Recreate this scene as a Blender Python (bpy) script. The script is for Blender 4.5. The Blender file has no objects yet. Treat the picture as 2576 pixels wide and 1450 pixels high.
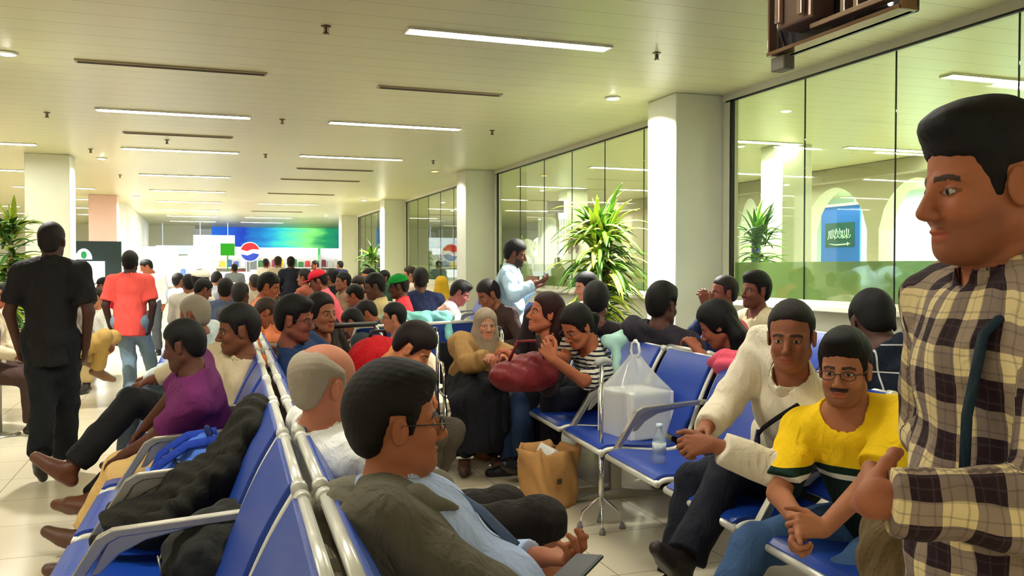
import bpy, math, random
import numpy as np
from mathutils import Vector, Matrix, Euler
# ------------------------------------------------------------------ camera, world, exposure
R = math.radians
S = bpy.context.scene
COL = S.collection
FPX, CX, CY, HORIZON, CAMH, YAW = 2200.0, 1288.0, 725.0, 672.0, 1.42, R(19.6)
PITCH = math.atan((CY - HORIZON) / FPX)
cd = bpy.data.cameras.new('camera'); cam = bpy.data.objects.new('camera', cd); COL.objects.link(cam)
cd.sensor_width = 36; cd.lens = 36 * FPX / 2576; cd.clip_start = 0.05; cd.clip_end = 200
cam.location = (0, 0, CAMH)
cam.rotation_euler = Euler((R(90) - PITCH, 0, -YAW), 'XYZ')
S.camera = cam
CM = cam.rotation_euler.to_matrix()
W = bpy.data.worlds.new('world'); S.world = W; W.use_nodes = True
W.node_tree.nodes['Background'].inputs[0].default_value = (0.62, 0.66, 0.6, 1)
W.node_tree.nodes['Background'].inputs[1].default_value = 0.35
S.view_settings.view_transform = 'Standard'; S.view_settings.look = 'None'
S.view_settings.gamma = 1; S.view_settings.use_curve_mapping = False
S.view_settings.exposure = 0.62
STRIP_E = 62.0        # emission of the ceiling tubes
SPOT_W = 90.0         # watts of each downlight
CEIL = 3.14; XW = 5.0; XL = -2.5

def P(px, py, d):
    """world point seen at pixel (px,py) at view depth d metres"""
    return Vector((0, 0, CAMH)) + CM @ Vector(((px - CX) / FPX * d, -(py - CY) / FPX * d, -d))
def G(px, py, z):
    v = CM @ Vector(((px - CX) / FPX, -(py - CY) / FPX, -1.0))
    t = (z - CAMH) / v.z
    return Vector((0, 0, CAMH)) + v * t

# ------------------------------------------------------------------ materials
_m = {}
def srgb(r, g, b):
    f = lambda c: (c / 255 / 12.92) if c / 255 <= 0.04045 else ((c / 255 + 0.055) / 1.055) ** 2.4
    return (f(r), f(g), f(b), 1)
def mat(name, rgb, rough=0.6, metal=0.0, bump=0.0, scale=40.0, var=0.08, emit=0, coat=0, spec=0.5, alpha=1.0, sheen=0):
    if name in _m: return _m[name]
    m = bpy.data.materials.new(name); m.use_nodes = True; _m[name] = m
    nt = m.node_tree; b = nt.nodes['Principled BSDF']
    c = srgb(*rgb)
    tc = nt.nodes.new('ShaderNodeTexCoord'); nz = nt.nodes.new('ShaderNodeTexNoise')
    nz.inputs['Scale'].default_value = scale; nz.inputs['Detail'].default_value = 4
    nt.links.new(tc.outputs['Object'], nz.inputs['Vector'])
    mx = nt.nodes.new('ShaderNodeMix'); mx.data_type = 'RGBA'
    mx.inputs[6].default_value = tuple(x * (1 - var) for x in c[:3]) + (1,)
    mx.inputs[7].default_value = tuple(min(1, x * (1 + var)) for x in c[:3]) + (1,)
    nt.links.new(nz.outputs['Fac'], mx.inputs[0]); nt.links.new(mx.outputs[2], b.inputs['Base Color'])
    b.inputs['Roughness'].default_value = rough; b.inputs['Metallic'].default_value = metal
    b.inputs['Specular IOR Level'].default_value = spec
    b.inputs['Coat Weight'].default_value = coat
    b.inputs['Alpha'].default_value = alpha
    if sheen: b.inputs['Sheen Weight'].default_value = sheen
    if bump:
        bp = nt.nodes.new('ShaderNodeBump'); bp.inputs['Strength'].default_value = bump; bp.inputs['Distance'].default_value = 0.01
        nt.links.new(nz.outputs['Fac'], bp.inputs['Height']); nt.links.new(bp.outputs[0], b.inputs['Normal'])
    if emit:
        b.inputs['Emission Color'].default_value = c; b.inputs['Emission Strength'].default_value = emit
    return m
def cloth(rgb, name=None, rough=0.85):
    """woven cloth: two crease noises in the bump"""
    name = name or 'cloth_%d_%d_%d' % tuple(rgb)
    if name in _m: return _m[name]
    m = mat(name, rgb, rough, bump=0.25, scale=160, var=0.06, spec=0.25)
    nt = m.node_tree; b = nt.nodes['Principled BSDF']
    tc = nt.nodes.new('ShaderNodeTexCoord'); mp = nt.nodes.new('ShaderNodeMapping'); mp.inputs['Scale'].default_value = (1, 1, 0.45)
    mp.inputs['Rotation'].default_value = (0.5, 0.4, 0)
    nz = nt.nodes.new('ShaderNodeTexNoise'); nz.inputs['Scale'].default_value = 13; nz.inputs['Detail'].default_value = 2.5
    nz.inputs['Distortion'].default_value = 1.2
    bp = nt.nodes.new('ShaderNodeBump'); bp.inputs['Strength'].default_value = 0.6; bp.inputs['Distance'].default_value = 0.035
    old = [l for l in nt.links if l.to_socket == b.inputs['Normal']][0].from_node
    nt.links.new(tc.outputs['Object'], mp.inputs[0]); nt.links.new(mp.outputs[0], nz.inputs[0]); nt.links.new(nz.outputs['Fac'], bp.inputs['Height'])
    nt.links.new(bp.outputs[0], old.inputs['Normal'])
    return m
def attr_mat(name, rough=0.5, spec=0.4, bump=0.12, scale=130, sss=0.0):
    if name in _m: return _m[name]
    m = bpy.data.materials.new(name); m.use_nodes = True; _m[name] = m
    nt = m.node_tree; b = nt.nodes['Principled BSDF']
    a = nt.nodes.new('ShaderNodeAttribute'); a.attribute_name = 'col'
    tc = nt.nodes.new('ShaderNodeTexCoord'); nz = nt.nodes.new('ShaderNodeTexNoise'); nz.inputs['Scale'].default_value = scale
    nt.links.new(tc.outputs['Object'], nz.inputs[0]); nt.links.new(a.outputs['Color'], b.inputs['Base Color'])
    bp = nt.nodes.new('ShaderNodeBump'); bp.inputs['Strength'].default_value = bump; bp.inputs['Distance'].default_value = 0.004
    nt.links.new(nz.outputs['Fac'], bp.inputs['Height']); nt.links.new(bp.outputs[0], b.inputs['Normal'])
    b.inputs['Roughness'].default_value = rough; b.inputs['Specular IOR Level'].default_value = spec
    return m
def emis(name, rgb, s):
    if name in _m: return _m[name]
    m = bpy.data.materials.new(name); m.use_nodes = True; _m[name] = m
    nt = m.node_tree; nt.nodes.remove(nt.nodes['Principled BSDF'])
    e = nt.nodes.new('ShaderNodeEmission'); e.inputs[0].default_value = srgb(*rgb); e.inputs[1].default_value = s
    nt.links.new(e.outputs[0], nt.nodes['Material Output'].inputs[0]); return m

# ------------------------------------------------------------------ objects and meshes
def tag(o, label=None, cat=None, group=None, kind=None):
    if label: o['label'] = label
    if cat: o['category'] = cat
    if group: o['group'] = group
    if kind: o['kind'] = kind
    return o
def empty(name, loc=(0, 0, 0), rz=0):
    o = bpy.data.objects.new(name, None); COL.objects.link(o); o.location = loc; o.rotation_euler = (0, 0, rz)
    o.empty_display_size = 0.1; return o
def link_mesh(name, v, f, m, parent=None, smooth=True, loc=None):
    me = bpy.data.meshes.new(name)
    v = np.asarray(v, dtype=np.float32).reshape(-1, 3)
    if isinstance(f, np.ndarray) and f.ndim == 2:
        n, k = f.shape
        me.vertices.add(len(v)); me.vertices.foreach_set('co', v.ravel())
        me.loops.add(n * k); me.loops.foreach_set('vertex_index', f.astype(np.int32).ravel())
        me.polygons.add(n); me.polygons.foreach_set('loop_start', np.arange(0, n * k, k, dtype=np.int32))
        me.update(calc_edges=True)
    else:
        me.from_pydata([tuple(map(float, p)) for p in v], [], [list(map(int, q)) for q in f]); me.update()
    me.polygons.foreach_set('use_smooth', np.full(len(me.polygons), smooth, dtype=bool))
    if m: me.materials.append(m)
    o = bpy.data.objects.new(name, me); COL.objects.link(o)
    if parent: o.parent = parent
    if loc is not None: o.location = loc
    return o
def copy_tree(o, parent=None):
    c = o.copy(); COL.objects.link(c)
    if parent: c.parent = parent
    for ch in list(KIDS.get(o.name, [])) or [x for x in bpy.data.objects if x.parent == o]:
        copy_tree(ch, c)
    return c
KIDS = {}
class MB:
    def __init__(s): s.v = []; s.f = []
    def add(s, v, f):
        n = len(s.v); s.v += [tuple(p) for p in v]; s.f += [[i + n for i in q] for q in f]; return s
    def box(s, c, d, rot=None):
        hx, hy, hz = d[0] / 2, d[1] / 2, d[2] / 2; c = Vector(c)
        M = rot if isinstance(rot, Matrix) else (Euler(rot).to_matrix() if rot else Matrix.Identity(3))
        v = [c + M @ Vector((x * hx, y * hy, z * hz)) for x in (-1, 1) for y in (-1, 1) for z in (-1, 1)]
        return s.add(v, [[0, 1, 3, 2], [4, 6, 7, 5], [0, 4, 5, 1], [2, 3, 7, 6], [0, 2, 6, 4], [1, 5, 7, 3]])
    def tube(s, pts, r, n=10, closed=False, flat=1.0):
        pts = [Vector(p) for p in pts]; m = len(pts); rs = r if hasattr(r, '__len__') else [r] * m
        v = []; prev = None
        for i, p in enumerate(pts):
            a = pts[(i - 1) % m] if (closed or i) else p; b = pts[(i + 1) % m] if (closed or i < m - 1) else p
            t = (b - a).normalized()
            u = prev - t * prev.dot(t) if prev else t.orthogonal()
            if u.length < 1e-5: u = t.orthogonal()
            u.normalize(); prev = u; w = t.cross(u)
            for k in range(n):
                an = 2 * math.pi * k / n
                v.append(p + (u * math.cos(an) + w * math.sin(an) * flat) * rs[i])
        f = []
        for i in range(m if closed else m - 1):
            for k in range(n):
                j = (i + 1) % m
                f.append([i * n + k, i * n + (k + 1) % n, j * n + (k + 1) % n, j * n + k])
        if not closed: f += [list(range(n))[::-1], [(m - 1) * n + k for k in range(n)]]
        return s.add(v, f)
    def lathe(s, prof, c=(0, 0, 0), n=24, M=None):
        v = []; c = Vector(c)
        for r, z in prof:
            for k in range(n):
                p = Vector((r * math.cos(2 * math.pi * k / n), r * math.sin(2 * math.pi * k / n), z))
                v.append(c + (M @ p if M else p))
        f = [[i * n + k, i * n + (k + 1) % n, (i + 1) * n + (k + 1) % n, (i + 1) * n + k] for i in range(len(prof) - 1) for k in range(n)]
        f += [list(range(n))[::-1], [(len(prof) - 1) * n + k for k in range(n)]]
        return s.add(v, f)
    def prism(s, poly, a, b, axis='y'):
        """poly of 2-d points extruded from a to b along the axis"""
        mk = {'y': lambda p, t: (p[0], t, p[1]), 'x': lambda p, t: (t, p[0], p[1]), 'z': lambda p, t: (p[0], p[1], t)}[axis]
        n = len(poly); v = [mk(p, a) for p in poly] + [mk(p, b) for p in poly]
        f = [[i, (i + 1) % n, n + (i + 1) % n, n + i] for i in range(n)] + [list(range(n))[::-1], list(range(n, 2 * n))]
        return s.add(v, f)
    def build(s, name, m, parent=None, smooth=False, bevel=0, sub=0, loc=None):
        o = link_mesh(name, s.v, s.f, m, parent, smooth, loc)
        if bevel:
            b = o.modifiers.new('bevel', 'BEVEL'); b.width = bevel; b.segments = 2; b.limit_method = 'ANGLE'
        if sub:
            b = o.modifiers.new('sub', 'SUBSURF'); b.levels = sub; b.render_levels = sub
        if smooth == 'auto':
            pass
        return o

# ------------------------------------------------------------------ distance fields -> one smooth skin (surface nets)
class Fld:
    """list of primitives; every surface comes out as one continuous mesh"""
    def __init__(s): s.p = []
    def cone(s, a, b, ra, rb, k=0.02, sub=False, cap=False):
        s.p.append(('c', np.array(a, float), np.array(b, float), ra, rb, k, sub, cap)); return s
    def ell(s, c, r, M=None, k=0.02, sub=False):
        s.p.append(('e', np.array(c, float), np.array(r, float), np.eye(3) if M is None else np.array(M, float), k, sub)); return s
    def bounds(s, pad=0.03):
        lo = np.full(3, 9e9); hi = -lo
        for p in s.p:
            if p[0] == 'c':
                if p[6]: continue
                r = max(p[3], p[4]); lo = np.minimum(lo, np.minimum(p[1], p[2]) - r); hi = np.maximum(hi, np.maximum(p[1], p[2]) + r)
            else:
                if p[5]: continue
                e = np.sqrt(((p[3] * p[2][None, :]) ** 2).sum(1)); lo = np.minimum(lo, p[1] - e); hi = np.maximum(hi, p[1] + e)
        return lo - pad, hi + pad
def prim_d(p, X, Y, Z):
    if p[0] == 'c':
        a, b, ra, rb = p[1:5]; ba = b - a; L2 = max((ba * ba).sum(), 1e-9)
        x, y, z = X - a[0], Y - a[1], Z - a[2]
        tu = (x * ba[0] + y * ba[1] + z * ba[2]) / L2; t = np.clip(tu, 0, 1)
        d = np.sqrt((x - t * ba[0]) ** 2 + (y - t * ba[1]) ** 2 + (z - t * ba[2]) ** 2) - (ra + (rb - ra) * t)
        if p[7]: d = np.maximum(d, (tu - 1) * math.sqrt(L2))
        return d
    c, r, M = p[1], p[2], p[3]
    x, y, z = X - c[0], Y - c[1], Z - c[2]
    u = (x * M[0, 0] + y * M[1, 0] + z * M[2, 0]); v = (x * M[0, 1] + y * M[1, 1] + z * M[2, 1]); w = (x * M[0, 2] + y * M[1, 2] + z * M[2, 2])
    k0 = np.sqrt((u / r[0]) ** 2 + (v / r[1]) ** 2 + (w / r[2]) ** 2); k1 = np.sqrt((u / r[0] ** 2) ** 2 + (v / r[1] ** 2) ** 2 + (w / r[2] ** 2) ** 2)
    return k0 * (k0 - 1) / np.maximum(k1, 1e-6)
def net(fld, lo, hi, h, post=None, skip=None, later=None, post2=None):
    """surface nets of the field inside the box; skip = boxes left to a finer net"""
    lo = np.asarray(lo, float); n = np.maximum(np.ceil((np.asarray(hi) - lo) / h).astype(int), 3) + 1
    xs = [(lo[i] + h * np.arange(n[i])).astype(np.float32) for i in range(3)]
    F = np.full(n, 0.5, np.float32)
    def run(F, prims):
        for p in prims:
            cone = p[0] == 'c'; k = p[5] if cone else p[4]; sub = p[6] if cone else p[5]
            if cone: r = max(p[3], p[4]); l = np.minimum(p[1], p[2]) - r; u = np.maximum(p[1], p[2]) + r
            else: e = np.sqrt(((p[3] * p[2][None, :]) ** 2).sum(1)); l = p[1] - e; u = p[1] + e
            pad = k + 2.5 * h
            i0 = np.clip(np.floor((l - pad - lo) / h).astype(int), 0, n); i1 = np.clip(np.ceil((u + pad - lo) / h).astype(int) + 1, 0, n)
            if (i1 <= i0).any(): continue
            sl = tuple(slice(i0[i], i1[i]) for i in range(3))
            X, Y, Z = xs[0][sl[0]][:, None, None], xs[1][sl[1]][None, :, None], xs[2][sl[2]][None, None, :]
            d = prim_d(p, X, Y, Z).astype(np.float32); A = F[sl]
            if sub: d = -d; q = np.maximum(k - np.abs(A - d), 0) / max(k, 1e-6); F[sl] = np.maximum(A, d) + q * q * k * 0.25
            else: q = np.maximum(k - np.abs(A - d), 0) / max(k, 1e-6); F[sl] = np.minimum(A, d) - q * q * k * 0.25
        return F
    F = run(F, fld.p)
    XYZ = (xs[0][:, None, None], xs[1][None, :, None], xs[2][None, None, :])
    if post is not None: F = post(F, *XYZ).astype(np.float32)
    if later is not None: F = run(F, later.p)
    if post2 is not None: F = post2(F, *XYZ).astype(np.float32)
    ins = F < 0
    a = ins.astype(np.uint8)
    cnt = sum(a[i:n[0] - 1 + i, j:n[1] - 1 + j, k:n[2] - 1 + k] for i in (0, 1) for j in (0, 1) for k in (0, 1))
    act = (cnt > 0) & (cnt < 8)
    if skip:
        cx = [xs[i][:-1] + h / 2 for i in range(3)]
        for sl_, sh_ in skip:
            m = [(cx[i] > sl_[i] + h) & (cx[i] < sh_[i] - h) for i in range(3)]
            act[np.ix_(*[np.where(q)[0] for q in m])] = False
    I = np.argwhere(act)
    if len(I) == 0: return np.zeros((0, 3)), np.zeros((0, 4), int)
    idx = np.full(act.shape, -1, np.int32); idx[act] = np.arange(len(I))
    C = np.zeros((len(I), 2, 2, 2), np.float32)
    for i in (0, 1):
        for j in (0, 1):
            for k in (0, 1): C[:, i, j, k] = F[I[:, 0] + i, I[:, 1] + j, I[:, 2] + k]
    acc = np.zeros((len(I), 3)); num = np.zeros(len(I))
    for ax in range(3):
        for u in (0, 1):
            for v in (0, 1):
                s0 = [u, v]; s0.insert(ax, 0); s1 = list(s0); s1[ax] = 1
                f0 = C[:, s0[0], s0[1], s0[2]]; f1 = C[:, s1[0], s1[1], s1[2]]
                m = (f0 < 0) != (f1 < 0); t = np.where(m, f0 / np.where(m, f0 - f1, 1), 0)
                pt = np.tile(np.array(s0, float), (len(I), 1)); pt[:, ax] = t
                acc += pt * m[:, None]; num += m
    V = lo + h * (I + acc / np.maximum(num, 1)[:, None])
    Q = []
    for ax in range(3):
        o1, o2 = [(1, 2), (2, 0), (0, 1)][ax]
        s0 = [slice(1, -1)] * 3; s1 = [slice(1, -1)] * 3; s0[ax] = slice(0, -1); s1[ax] = slice(1, None)
        a0 = ins[tuple(s0)]; a1 = ins[tuple(s1)]
        E = np.argwhere(a0 != a1)
        if len(E) == 0: continue
        flip = a0[a0 != a1]
        off = np.array([1, 1, 1]); off[ax] = 0; E = E + off
        d1 = np.zeros(3, int); d1[o1] = 1; d2 = np.zeros(3, int); d2[o2] = 1
        q = [idx[tuple((E - x).T)] for x in (d1 * 0, d1, d1 + d2, d2)]
        q = np.stack(q, 1); ok = (q >= 0).all(1); q = q[ok]; fl = flip[ok]
        q[~fl] = q[~fl][:, ::-1]; Q.append(q)
    Q = np.concatenate(Q) if Q else np.zeros((0, 4), int)
    return V, Q
def set_col(o, c):
    at = o.data.attributes.new('col', 'FLOAT_COLOR', 'POINT'); cc = np.ones((len(c), 4), np.float32); cc[:, :3] = c
    at.data.foreach_set('color', cc.ravel())
def sdf_obj(name, fld, h, m, parent=None, post=None, loc=None, later=None, post2=None):
    lo, hi = fld.bounds(2.5 * h + 0.01)
    if later is not None: l2, h2 = later.bounds(2.5 * h + 0.01); lo = np.minimum(lo, l2); hi = np.maximum(hi, h2)
    v, f = net(fld, lo, hi, h, post, None, later, post2)
    return link_mesh(name, v, f, m, parent, True, loc)
# ------------------------------------------------------------------ people
def V3(*a): return Vector(a)
def ik(a, b, l1, l2, hint):
    d = b - a; L = d.length; mx = (l1 + l2) * 0.995
    if L > mx: b = a + d * (mx / L); d = b - a; L = mx
    L = max(L, abs(l1 - l2) + 0.01)
    u = d.normalized(); x = (l1 * l1 - l2 * l2 + L * L) / (2 * L); hh = math.sqrt(max(l1 * l1 - x * x, 0))
    w = hint - u * hint.dot(u); w = w.normalized() if w.length > 1e-4 else u.orthogonal()
    return a + u * x + w * hh, b
RES = {'AA': (0.0021, 0.008, 0.0026), 'A': (0.0026, 0.008, 0.0028), 'B': (0.0042, 0.0105, 0.004), 'C': (0.0068, 0.014, 0.0065), 'D': (0.0095, 0.018, 0.009)}
HAIRP = {   # outline of the hair seen from the side: (forward, up) from the middle of the head
 'short': [(.096, .072), (.078, .058), (.05, .048), (.036, .01), (.03, -.022), (.012, -.022), (.008, .028), (-.028, .032), (-.04, -.02), (-.045, -.06), (-.07, -.085), (-.2, -.09), (-.2, .25), (.16, .25), (.13, .085)],
 'high': [(.08, .085), (.06, .07), (.035, .06), (.028, .01), (.022, -.02), (.01, -.02), (.006, .026), (-.028, .03), (-.04, -.02), (-.045, -.05), (-.07, -.072), (-.2, -.08), (-.2, .25), (.13, .25), (.1, .1)],
 'ring': [(.02, .05), (.03, .01), (.024, -.02), (.01, -.02), (.006, .026), (-.028, .03), (-.04, -.02), (-.045, -.06), (-.07, -.085), (-.2, -.09), (-.2, .075), (-.06, .1)],
 'long': [(.085, .075), (.066, .06), (.05, .035), (.045, -.02), (.03, -.08), (0, -.1), (-.2, -.12), (-.2, .25), (.16, .25), (.12, .09)],
}
def poly_sd(pts, x, y):
    pts = np.array(pts, float); d = np.full(np.broadcast(x, y).shape, 1e9); s = np.ones(d.shape)
    n = len(pts)
    for i in range(n):
        a = pts[i]; b = pts[(i - 1) % n]; e = b - a; wx = x - a[0]; wy = y - a[1]
        t = np.clip((wx * e[0] + wy * e[1]) / (e @ e), 0, 1)
        d = np.minimum(d, (wx - e[0] * t) ** 2 + (wy - e[1] * t) ** 2)
        c1 = y >= a[1]; c2 = y < b[1]; c3 = e[0] * wy > e[1] * wx
        s = np.where((c1 & c2 & c3) | (~c1 & ~c2 & ~c3), -s, s)
    return s * np.sqrt(d)
def hand(fl, w, d, n, side, curl=0.5, hs=1.0, k=0.008, spread=1.0, thumb=1.0):
    """palm, four bent fingers of unequal length and a thumb leaving the side of the palm"""
    d = d.normalized(); n = (n - d * n.dot(d)).normalized(); t = d.cross(n) * (1 if side == 'R' else -1)
    for i, (o, bl, ln) in enumerate(((.031, .082, .068), (.0105, .087, .077), (-.0105, .084, .071), (-.03, .076, .055))):
        b0 = w + t * o * .45 * hs + d * .01 * hs; b1 = w + d * bl * hs + t * o * hs
        fl.cone(b0, b1, .0165 * hs, .0118 * hs, .012)
        p = b1; a = 0.12 * curl; c = curl * (1 + 0.12 * i)
        for j, (fr, r0, r1) in enumerate(((.45, .0098, .0090), (.31, .0090, .0082), (.24, .0082, .0070))):
            a += c * (0.75, 0.95, 0.6)[j]
            q = p + (d * math.cos(a) + n * math.sin(a) + t * o * 1.6 * spread * (1 - curl * .4)).normalized() * ln * fr * hs * 1.06
            fl.cone(p, q, r0 * hs, r1 * hs, .0035); p = q
    p = w + d * .022 * hs + t * .022 * hs
    for (dd, ln, r0, r1) in (((.62, .68, .30), .040, .0150, .0120), ((.82, .42, .35 * thumb), .034, .0115, .0100), ((.95, .08, .5 * thumb), .027, .0100, .0080)):
        q = p + (d * dd[0] + t * dd[1] + n * dd[2]).normalized() * ln * hs; fl.cone(p, q, r0 * hs, r1 * hs, .006); p = q
def person(label, head, face=0, lean=4, slean=0, hyaw=0, hpitch=0, hroll=0, pose='sit', hands=None, feet=None, knees=None,
           top=(120, 120, 120), sleeve=1.85, bottom=(30, 32, 40), shoes=(35, 28, 24), skin=(122, 78, 54), hair=(22, 18, 17), style='short',
           res='C', collar=True, robe=None, bulk=1.0, belly=0.0, group='people waiting in the hall', gl=None, must=False, beard=False,
           topmat=None, extra=None, curl=(0.6, 0.6), palms=None, hem=-0.12, sh=None, pz=None, trunk=None, neckcut=0.0, hairt=0.012, lift=None, hv=0, sandals=False, loose=1.0, fullhair=1.0, tuck=False):
    H = head if isinstance(head, Vector) else P(*head)
    hd_h, bd_h, hn_h = RES[res]
    fy = R(face); F = V3(math.cos(fy), math.sin(fy), 0); L = V3(-math.sin(fy), math.cos(fy), 0); Z = V3(0, 0, 1)
    U = (Z * math.cos(R(lean)) + F * math.sin(R(lean))); U = (U + L * math.tan(R(slean))).normalized()
    hy = fy + R(hyaw); hf = V3(math.cos(hy), math.sin(hy), 0); hl = V3(-math.sin(hy), math.cos(hy), 0)
    HM = Matrix((hf, hl, Z)).transposed() @ Euler((R(hroll), R(hpitch), 0)).to_matrix()
    hf, hl, hu = HM.col[0].copy(), HM.col[1].copy(), HM.col[2].copy()
    if trunk: U = (H - hu * .135 - hf * .022 - trunk).normalized()
    CF = (F - U * F.dot(U)).normalized(); CL = U.cross(CF)       # chest frame
    if pose == 'stand':
        s = max(0.8, min(1.2, H.z / (0.92 + 0.5 * U.z + 0.165))); zp = .92 * s
    else:
        zp = pz if pz else 0.55; s = (H.z - zp - 0.165) / (0.5 * U.z)
    if trunk: s = ((H - hu * .135 - hf * .022 - trunk).length) / .5
    st = max(0.8, min(1.15, s)); sl = max(0.9, min(1.06, st)) if sh is None else sh
    if pose == 'stand': sl = st
    N = H - hu * .135 * sl - hf * .022 * sl - U * .02                        # base of the neck
    Pv = N - U * 0.5 * st
    if trunk: Pv = trunk
    shw = 0.185 * sl * (1 + (bulk - 1) * .35); T = (N - Pv)
    loc = lambda f, l, u, o=None: (o or Pv) + F * f * sl + L * l * sl + Z * u * sl
    base = V3(Pv.x, Pv.y, 0)
    J = {}
    tl = {'R': -1, 'L': 1}
    hands = hands or {}; feet = feet or {}; palms = palms or {}; knees = knees or {}
    for sd in 'RL':
        g = tl[sd]
        J['s' + sd] = N + CL * g * shw - U * .055 * sl
        if pose == 'stand': tgt = loc(0.03, g * .215, -.07)
        else: tgt = loc(0.33, g * .09, .10)
        if sd in hands: tgt = hands[sd] if isinstance(hands[sd], Vector) else loc(*hands[sd])
        hint = -F * .5 + L * g * .55 - Z * .6
        if lift and sd in lift: hint = lift[sd]
        J['e' + sd], J['w' + sd] = ik(J['s' + sd], tgt, .285 * sl, .25 * sl, hint)
        J['h' + sd] = Pv + L * g * .088 * sl - Z * .02
        if pose == 'stand': at = loc(-.02, g * .10, 0); at.z = .085 * sl
        else: at = loc(.44, g * .13, 0); at.z = .09
        if sd in feet: at = feet[sd] if isinstance(feet[sd], Vector) else loc(feet[sd][0], feet[sd][1], 0) + Z * (feet[sd][2] - Pv.z)
        kh = F + Z * .6 + L * g * .12 if pose != 'stand' else F
        if sd in knees: kh = knees[sd]
        J['k' + sd], J['a' + sd] = ik(J['h' + sd], at, .43 * sl, .425 * sl, kh)
    b = lambda p: p - base
    b_ = bulk
    def torso(fl, o, kk=.05):
        up = lambda t, f=0: b(Pv + T * t + CF * f * sl)
        M = np.array([list(CF), list(CL), list(U)]).T
        fl.ell(b(Pv - U * .01), (.112 * b_ + o, .158 * b_ + o, .11 + o), M, kk)
        fl.ell(up(.3, .005 + belly * .5), ((.098 + belly) * b_ + o, .138 * b_ + o, .16 * st + o), M, kk)
        fl.ell(up(.66, .005), (.108 * b_ + o, .158 * b_ + o, .17 * st + o), M, kk)
        fl.cone(b(J['sR'] + CL * .02 - U * .01), b(J['sL'] - CL * .02 - U * .01), .058 + o, .058 + o, kk)
        for sd in 'RL': fl.cone(up(1.0, -.01) + U * .02, b(J['s' + sd]), .04 + o * .8, .05 + o, .04)
    ra = (.050 * b_ ** .5, .039, .027)
    body = Fld(); torso(body, 0)
    body.cone(b(N - U * .03), b(H - hu * .05 - hf * .02 * sl), .060 * b_ ** .3, .054, .03)
    skin_c = np.array(srgb(*skin)[:3]); hair_c = np.array(srgb(*hair)[:3])
    skips = []; fine = []
    for sd in 'RL':
        body.cone(b(J['s' + sd]), b(J['e' + sd]), ra[0], ra[1], .03); body.cone(b(J['e' + sd]), b(J['w' + sd]), ra[1], ra[2], .015)
        body.cone(b(J['h' + sd]), b(J['k' + sd]), .082, .056, .05); body.cone(b(J['k' + sd]), b(J['a' + sd]), .054, .038, .02)
        fa = (J['w' + sd] - J['e' + sd]).normalized()
        pd, pn = palms.get(sd, (None, None))
        if pd is None: pd = fa
        if pn is None: pn = -Z if abs(fa.z) < .75 else -L * tl[sd]
        else: pass
        hand(body, b(J['w' + sd]), pd, pn, sd, curl[0 if sd == 'R' else 1], sl)
        c = b(J['w' + sd] + pd.normalized() * .08 * sl); q = Vector((.13, .13, .13))
        if res != 'D':
            w0, w1 = np.array(c - q), np.array(c + q); fine.append((w0, w1, hn_h))
    # head
    HB = b(H); hs = sl
    def hp(f, l, u): return HB + (hf * f + hl * l + hu * u) * hs
    HMn = np.array([list(hf), list(hl), list(hu)]).T
    E = lambda f, l, u, r, k=.012, sub=False: body.ell(hp(f, l, u), tuple(x * hs for x in r), HMn, k, sub)
    E(-.012, 0, .035, (.098, .077, .088), .03)
    E(.03, 0, -.035, (.062, .060, .075), .03)
    E(.052, 0, -.085, (.034, .038, .028), .03)
    body.cone(hp(.0, .05, -.06), hp(.06, .02, -.093), .02, .018, .03); body.cone(hp(.0, -.05, -.06), hp(.06, -.02, -.093), .02, .018, .03)
    E(.076, 0, -.098, (.016, .02, .014), .02)
    for g in (-1, 1):
        body.cone(hp(.083, g * .012, .021), hp(.066, g * .048, .018), .0085, .007, .012)
        E(.062, g * .038, -.03, (.024, .02, .022), .02)
        E(.098, g * .031, -.001, (.016, .018, .0125), .012, True)
        E(.072, g * .031, .001, (.0145, .0145, .0125), .003)
        E(.099, g * .0125, -.037, (.010, .0075, .0075), .006)
        E(-.006, g * .079, -.006, (.020, .0075, .032), .006); E(-.002, g * .089, -.002, (.010, .006, .018), .005, True)
        body.cone(hp(-.016, g * .082, .012), hp(-.012, g * .08, -.03), .007, .006, .006)
    body.cone(hp(.086, 0, .012), hp(.112, 0, -.030), .0085, .0115, .012)
    E(.088, 0, -.0625, (.011, .024, .0058), .006); E(.086, 0, -.0755, (.011, .021, .0068), .006)
    body.cone(hp(.105, .022, -.069), hp(.105, -.022, -.069), .0025, .0025, .004, True)
    hb0 = np.array(HB - V3(.16, .16, .135)); hb1 = np.array(HB + V3(.16, .16, .17)); fine.append((hb0, hb1, hd_h))
    lo, hi = body.bounds(.04)
    vs, fs, o = [], [], 0
    for (l0, l1, hh) in [(lo, hi, bd_h)] + fine:
        coarse = hh == bd_h and o == 0
        if coarse: v, f = net(body, l0, l1, hh, None, [(a_, c_) for a_, c_, _ in fine])
        else: v, f = net(body, l0, l1, hh)
        vs.append(v); fs.append(f + o); o += len(v)
    Vv = np.concatenate(vs); Ff = np.concatenate(fs)
    root = link_mesh('person', Vv, Ff, attr_mat('skin', .58, .28), None, True, base)
    # skin, brow, eye, lip and beard colours
    q = (Vv - np.array(HB)) @ HMn / hs; f_, l_, u_ = q[:, 0], np.abs(q[:, 1]), q[:, 2]
    near = (f_ ** 2 + l_ ** 2 + u_ ** 2) < .15 ** 2
    rnd = np.sin(Vv[:, 0] * 61 + 1) * np.sin(Vv[:, 1] * 53) * np.sin(Vv[:, 2] * 47)
    c = skin_c[None, :] * (1 + .06 * rnd[:, None])
    def paint(m, col, a):
        m = (m * near).astype(float)[:, None] * a; c[:] = c * (1 - m) + np.array(col)[None, :] * m
    paint((f_ > .05) & (u_ < .0) & (u_ > -.04) & (l_ > .02) & (l_ < .055), skin_c * [1.1, .95, .92], .5)
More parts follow.
